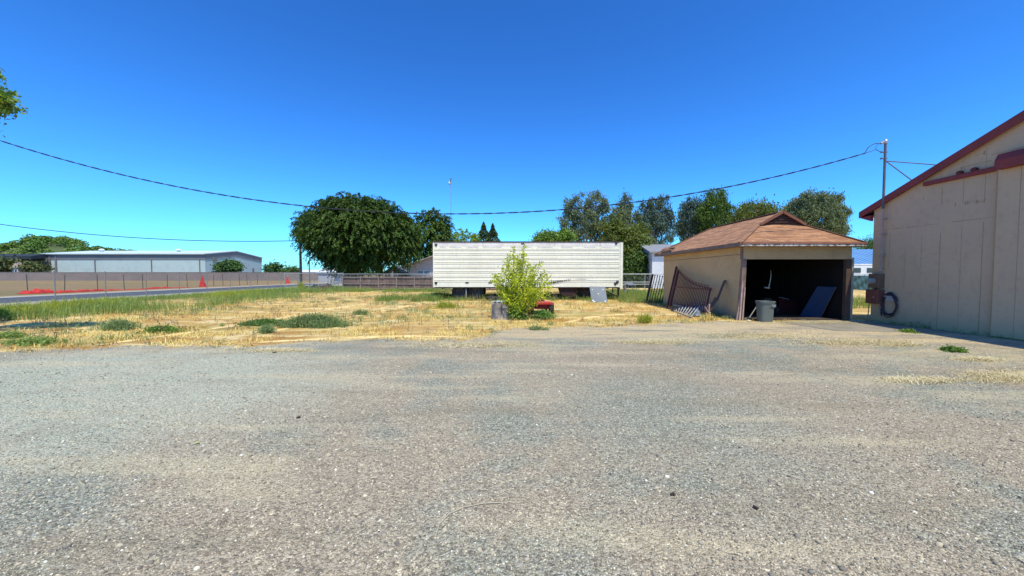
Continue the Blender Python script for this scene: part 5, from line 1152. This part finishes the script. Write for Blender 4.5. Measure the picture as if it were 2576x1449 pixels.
gum('gum_tree', 'large spreading gum tree behind the right slope of the shed roof', [(2040,512,34,24),(2010,535,34,32),(2070,520,34,26),(2092,532,28,20),(2050,550,50,28),(2115,542,18,12),(2000,560,30,24),(2075,575,40,22),(2100,505,14,12)], 58, 2050, GUM, clusters=40)
gum('low_tree', 'small grey green treetop low behind the right eave of the shed', [(2112,583,14,9),(2098,590,14,8)], 60, 2110, GUM, clusters=30)
gum('low_tree', 'dark treetop above the blue roof in the gap right of the shed', [(2180,624,22,15),(2210,620,26,18)], 90, 2185, EVG, clusters=40, csize=.8)
gum('dark_bush', 'dark green bush top above the trailer left of the gum trees', [(1388,600,32,14),(1365,606,18,12),(1420,596,18,14)], 52, 1388, DKG, clusters=50, style='clump')
gum('olive_bush', 'olive green leafy mass behind the right end of the trailer', [(1590,615,42,38),(1610,600,28,30),(1570,640,32,40),(1595,660,26,30),(1545,590,30,34),(1620,640,16,26)], 47, 1590, OLV, clusters=60, style='clump', shell=.5)
gum('dark_bush', 'very dark low bush between the olive mass and the grey storage building', [(1595,675,20,26),(1612,668,10,28),(1575,690,22,18),(1600,700,18,20)], 44, 1600, BIG, clusters=70, style='clump', csize=.4)
# near tree at the left edge, reaching into the picture
NL = leafmat('near_leaf', (0.119,0.229,0.048), (0.238,0.352,0.072), (0.317,0.422,0.060), trans=.35, patch=1.5)
c = P(-120,255,9.0)
tree('overhanging_tree', (c.x-2.6, 8.6, 0), [(P(-34,240,9), (.30,.35,.34)), (P(-86,235,9), (.5,.6,.5)), (P(-215,225,9), (.6,.6,.6)), (P(-480,200,9), (1.0,1.0,1.0)), (P(-48,318,9), (.18,.2,.08)), (P(-8,246,9),(.22,.22,.20)), (P(4,256,9),(.12,.18,.10)), (P(-42,178,9),(.14,.2,.08))],
     (.12,.055), NL, 'leafy branch tips of a near tree reaching in at the left edge', style='clump', clusters=60, per=36, csize=.11, twigs=10, shell=.35, trunk=.22)
# ================================================================== GRASS AND WEEDS
def area(n, x0, x1, y0, y1): return np.stack([rng.uniform(x0,x1,n), rng.uniform(y0,y1,n)], 1)
def keep_view(XY, m=1.55): return XY[np.abs(XY[:,0]) < m*np.maximum(XY[:,1], .1)+1]
def edge_y(x):
    ex = np.array([p.x for p in E]); ey = np.array([p.y for p in E]); o = np.argsort(ex); return np.interp(x, ex[o], ey[o])
def vnoise(XY, s, seed=0):
    r = np.random.default_rng(seed); g = r.random((64,64)); P_ = XY*s+seed*3.1; i = np.floor(P_).astype(int); f = P_-i; f = f*f*(3-2*f)
    a = g[i[:,0] % 64, i[:,1] % 64]; b = g[(i[:,0]+1) % 64, i[:,1] % 64]; c_ = g[i[:,0] % 64, (i[:,1]+1) % 64]; d_ = g[(i[:,0]+1) % 64, (i[:,1]+1) % 64]
    return (a*(1-f[:,0])+b*f[:,0])*(1-f[:,1])+(c_*(1-f[:,0])+d_*f[:,0])*f[:,1]
STRAW = leafmat('straw', (.84,.66,.24), (.64,.48,.14), (.60,.33,.09), trans=.15, patch=.45)
WEED = leafmat('weed_green', (.22,.31,.07), (.33,.41,.11), (.17,.25,.07), trans=.3, patch=.5)
WEEDY = leafmat('weed_yellow', (.34,.38,.04), (.44,.46,.06), (.28,.34,.04), trans=.35, patch=.7)
WEEDB = leafmat('weed_bluish', (.18,.27,.10), (.28,.35,.14), (.24,.26,.11), trans=.3, patch=.7)
NOG = lambda XY: XY[~((XY[:,0] > SXL-.1) & (XY[:,0] < SXR+.2) & (XY[:,1] > SYF-.1) & (XY[:,1] < 19.6))]
# straw over the field
XY = area(60000, -26, 13, 7.4, 34); XY = XY[(XY[:,1] > edge_y(XY[:,0])+rng.normal(0,.18,len(XY))) & (XY[:,0] > -24.6)]
XY = NOG(keep_view(XY)); v = vnoise(XY, .7, 1)*.6+vnoise(XY, 2.3, 2)*.4; XY = XY[(v > .53) & (rng.random(len(XY)) < 9/np.maximum(XY[:,1], 8))]
XY = offtrack(XY)
blades('dry_grass', XY, rng.uniform(.03,.11,len(XY)), 1.7, .011, 6, STRAW, spread=.09, label='short dry straw coloured grass across the field', cat='grass')
# tall green weeds along the fence
XY = area(9000, -23.7, -12, 12.5, 40); dens = 1-np.clip((XY[:,0]+20)/6.5, 0, 1); v = vnoise(XY, .45, 5)
XY = keep_view(XY[(rng.random(len(XY)) < dens*np.clip((v-.24)*2.8,0,1)*.95)]); v2 = vnoise(XY, .35, 9)
hw_ = .22+.30*np.clip((XY[:,0]+24)/5, 0, 1)
blades('tall_weeds', XY[v2 <= .62], (hw_*rng.uniform(.6,1.2,len(XY)))[v2 <= .62], .45, .012, 12, WEED, spread=.12, label='band of tall green weeds along the chain link fence', cat='weeds', leafy=.6)
blades('yellow_weeds', XY[v2 > .62], (hw_*rng.uniform(.6,1.25,len(XY)))[v2 > .62], .45, .012, 12, WEEDY, spread=.14, label='yellow green weeds growing in patches within the green band', cat='weeds', leafy=.8)
# sparse weeds through the field
XY = area(5200, -22, 8.5, 8.4, 34); XY = XY[XY[:,1] > edge_y(XY[:,0])+.25]; v = vnoise(XY, .55, 14); XY = offtrack(NOG(keep_view(XY[(v > .56)])))
blades('field_weeds', XY, rng.uniform(.06,.22,len(XY)), .7, .010, 10, WEEDB, spread=.07, label='scattered low grey green weeds through the dry field', cat='weeds', leafy=.5)
XY = NOG(keep_view(area(900, -22, 8, 8.2, 30))); XY = XY[XY[:,1] > edge_y(XY[:,0])]
blades('dead_weeds', XY, rng.uniform(.10,.34,len(XY)), 1.1, .007, 9, leafmat('dead_stem', (.26,.18,.10), (.17,.12,.07), (.34,.25,.13), trans=.1), spread=.06, label='scattered brown dead weed stems in the dry field', cat='weeds', leafy=.4)
# green grass around and beyond the trailer and behind the shed
XY = np.concatenate([area(1900, -6.5, 8.3, 23.6, 27), area(260, -6, 8, 22.0, 23.4), area(1500, 6.2, 11, 20, 33), area(900, 8, 12, 20, 35), area(2400, 12.3, 22, 17, 35), area(500, -8, -4.5, 21.5, 24), area(1000, -19, -5, 33, 36.5)])
XY = NOG(XY); v = vnoise(XY, .8, 21); XY = XY[(v > .30)]
blades('green_grass', XY, rng.uniform(.12,.42,len(XY)), .6, .013, 13, leafmat('grass_green', (.17,.27,.05), (.27,.35,.08), (.35,.33,.10), trans=.3, patch=.6), spread=.12, label='green grass growing round the trailer and behind the shed', cat='grass')
# weeds along shed foot and building foot
XY = np.concatenate([np.stack([rng.normal(7.75,.12,160), rng.uniform(13,19.5,160)],1), np.stack([rng.normal(12.15,.06,34), rng.uniform(9,12.6,34)],1)])
blades('wall_foot_weeds', XY, rng.uniform(.04,.16,len(XY)), .7, .008, 8, WEEDB, spread=.05, label='small weeds growing along the foot of the shed and building walls', cat='weeds', leafy=.5)
# single weed clumps one can point to
def clump(px, py, wpx, h, lm, lab, n=60, ysp=.5, leafy=1.0, name='weed_clump', lean=.5, per=12):
    g = G(px, py); r = wpx/2*g.y/F; XY = np.stack([rng.normal(g.x, r*.5, n), rng.normal(g.y, r*.5*ysp, n)], 1)
    d = np.hypot((XY[:,0]-g.x)/r, (XY[:,1]-g.y)/(r*ysp)); H = h*np.clip(1.1-.5*d, .3, 1)
    return blades(name, XY, H, lean, .009, per, lm, spread=.05, label=lab, cat='weed', kind=None, leafy=leafy, origin=(g.x,g.y,0))
clump(408,836,80,.20,DKG,'dark green low weed mat near the gravel edge left of centre', 60, .5, 1.6)
clump(790,822,150,.42,WEEDB,'wide patch of upright grey green weeds before the dry field centre', 300, .35, .9)
clump(670,818,110,.20,leafmat('mat_green', (.12,.22,.05), (.2,.3,.07), (.1,.18,.05)),'low green creeping weeds left of the upright grey green patch', 200, .35, 1.4)
clump(670,838,36,.28,WEEDB,'single spiky grey green weed tuft below the creeping weeds', 26)
clump(908,792,40,.25,WEEDB,'small pale weed tuft right of the upright grey green patch', 30)
clump(300,830,90,.34,WEEDB,'thin grey green weeds left of the dark green mat', 70, .5)
clump(22,850,70,.16,WEED,'broad leaved green weed at the far left gravel edge', 34, .5, 2)
clump(658,738,95,.42,WEEDY,'bright yellow green weed patch near the far end of the fence band', 160, .6)
clump(0,806,52,.45,DKG,'dark green weed bush at the left edge of the picture', 120, .5, 2)
clump(95,866,150,.20,WEED,'low olive green weeds at the left gravel edge', 60, .3)
clump(757,730,18,.95,WEEDY,'tall yellow green weed at the corner of the chain link fences', 60, .6)
clump(1120,776,60,.35,WEEDY,'yellow green weed tuft before the left trailer wheels', 60, .5)
clump(1105,752,60,.50,WEED,'taller green weeds at the left end of the trailer', 120, .5)
clump(1348,830,50,.13,WEEDB,'low grey weeds on the gravel edge below the leafy bush', 20, .4)
clump(1622,812,46,.36,WEEDY,'yellow green weed tuft before the maroon gate', 22, .5)
XY = np.array([(q[0]+random.gauss(0,.2), q[1]+random.gauss(.05,.2)) for q in pts_edge if random.random() < .16])
blades('edge_weeds', XY, rng.uniform(.02,.12,len(XY)), 1.2, .009, 9, leafmat('edge_weed', (.30,.24,.11), (.20,.22,.09), (.40,.31,.14), trans=.15, patch=1.5), spread=.07, label='small brown and olive tufts along the ragged gravel edge', cat='weeds', leafy=.6)
clump(1780,806,60,.26,STRAW,'dry pale weed sprigs at the foot of the shed wall right of the board', 26, .4, .2)
clump(2397,884,26,.07,DKG,'small round green weed on the gravel near the taupe building', 40, .6, 2.5, lean=1.2)
clump(2283,836,16,.06,DKG,'tiny green weed just right of the concrete pad', 20, .6, 2, lean=1.2)
clump(2345,826,30,.20,WEEDB,'thin weed at the foot of the taupe wall', 24, .5)
# straw scattered on gravel in streaks
pts_ = []
for q in pts_edge: pts_ += [(q[0]+random.gauss(0,.15), q[1]+random.gauss(-.12,.22)) for _ in range(random.choice((0,0,1,3,7)))]
for px, py, wx_, wy_, n in ((1650,862,90,6,900),(2150,862,140,8,1600),(2460,905,60,4,400),(2540,950,110,14,1100),(2320,958,90,6,700),(1900,845,160,8,1500),(1200,870,160,8,900),(700,882,90,5,500),(2060,812,140,3,900),(2260,868,60,6,500)):
    k = rng.normal(size=(n,2))*np.array([wx_/2, wy_/2])+np.array([px,py]); pts_ += [tuple(G(*q))[:2] for q in k if q[1] > 800]
XY = np.array(pts_); XY = XY[(XY[:,0] < 12.1)]; XY = XY[(XY[:,1] < 12.75) | (XY[:,0] < 7.8)]
blades('straw_litter', XY, rng.uniform(.01,.04,len(XY)), 3.0, .008, 4, leafmat('litter', (.60,.50,.28), (.50,.41,.23), (.70,.60,.38), trans=.1), spread=.05, z=.006, label='pale straw litter lying in streaks on the gravel', cat='straw')
# ================================================================== LOOSE STONES AND TWIGS
def stones(name, n, x0, x1, y0, y1, s0, s1, m, lab, powr=1.6):
    y = y0+(y1-y0)*rng.random(n)**powr; x = rng.uniform(-1.5,1.5,n)*y*.97; k = (x > x0) & (x < x1); x, y = x[k], y[k]; n = len(x)
    ico = np.array([(0,0,1),(.89,0,.45),(.28,.85,.45),(-.72,.53,.45),(-.72,-.53,.45),(.28,-.85,.45),(.72,.53,-.45),(-.28,.85,-.45),(-.89,0,-.45),(-.28,-.85,-.45),(.72,-.53,-.45),(0,0,-1)])
    F_ = np.array([(0,1,2),(0,2,3),(0,3,4),(0,4,5),(0,5,1),(1,6,2),(2,7,3),(3,8,4),(4,9,5),(5,10,1),(6,7,2),(7,8,3),(8,9,4),(9,10,5),(10,6,1)])
    s = s0+(s1-s0)*rng.random(n)**3; J = ico[None]*rng.uniform(.65,1.3,(n,12,1)); sc = rng.uniform(.6,1.2,(n,1,3))*np.array([1,1,.6]); J = J*sc*s[:,None,None]
    a = rng.uniform(0,6.28,n); ca, sa = np.cos(a)[:,None], np.sin(a)[:,None]; X_ = J[:,:,0]*ca-J[:,:,1]*sa; Y_ = J[:,:,0]*sa+J[:,:,1]*ca
    V = np.stack([X_+x[:,None], Y_+y[:,None], J[:,:,2]+s[:,None]*.12+.005], 2).reshape(-1,3); Q = (np.arange(n)[:,None,None]*12+F_[None]).reshape(-1,3)
    return tag(npmesh(name, V, Q, m), lab, 'gravel', kind='stuff')
def stonemat(name, c1, c2, c3):
    m, nt, b, pos, tc = base(name); geo = nd(nt, 'ShaderNodeNewGeometry'); r = geo.outputs['Random Per Island']
    col = mixc(nt, ramp(nt, r, 0, .9), c1, c2); col = mixc(nt, ramp(nt, r, .93, .97), col, c3)
    nt.links.new(col, b.inputs['Base Color']); b.inputs['Roughness'].default_value = .9; b.inputs['Specular IOR Level'].default_value = .2; return m
SM = stonemat('stones', (.13,.115,.085), (.58,.50,.36), (.70,.65,.52))
stones('gravel_stones', 90000, -30, 12.1, 1.2, 7.5, .003, .009, SM, 'loose small stones strewn over the near gravel yard', 1.1)
stones('larger_stones', 9000, -30, 12.1, 1.5, 12.5, .007, .019, stonemat('stones_b', (.16,.14,.12), (.46,.39,.28), (.68,.62,.5)), 'sparse larger stones lying on the gravel yard', 1.2)
mb = MB(); pts = [G(x, y, .012) for x, y in ((1095,1350),(1105,1318),(1130,1292),(1165,1276),(1215,1266),(1262,1264))]; mb.tube(pts, .0035, 5)
tag(mb.build('twig', M('twig_pale', (.48,.40,.29), (.4,.32,.22))), 'thin curved pale twig lying on the near gravel below centre', 'twig')
g = G(493,1119); mb = MB(); mb.add([(g.x-.03,g.y,.012),(g.x,g.y-.012,.02),(g.x+.035,g.y+.005,.03),(g.x,g.y+.018,.024)], [(0,1,2,3)]); tag(mb.build('fallen_leaf', M('leaf_yellowgreen', (.45,.55,.08), (.4,.5,.08))), 'yellow green fallen leaf on the gravel left of centre', 'leaf')
for i, (px, py, lab) in enumerate(((750,1053,'small dark chip on the gravel left of centre'),(1900,1282,'dark wood chip on the gravel right of centre'),(1691,1248,'dark bark chip at the lower middle right gravel'),(690,888,'dark twig bit on the gravel near the field edge left'))):
    g = G(px, py); mb = MB(); s = .014*max(1, g.y/3.2); a = random.uniform(0,3)
    mb.obox((g.x,g.y,.016), (s*math.cos(a),s*math.sin(a),.003), (-s*.4*math.sin(a),s*.4*math.cos(a),0), (0,0,.008)); mb.obox((g.x+s*.8,g.y,.014), (s*.6,s*.3,0), (-.004,.008,0), (0,0,.005)); tag(mb.build('bark_chip', M('chip_dark', (.07,.05,.04), (.05,.04,.03))), lab, 'debris')
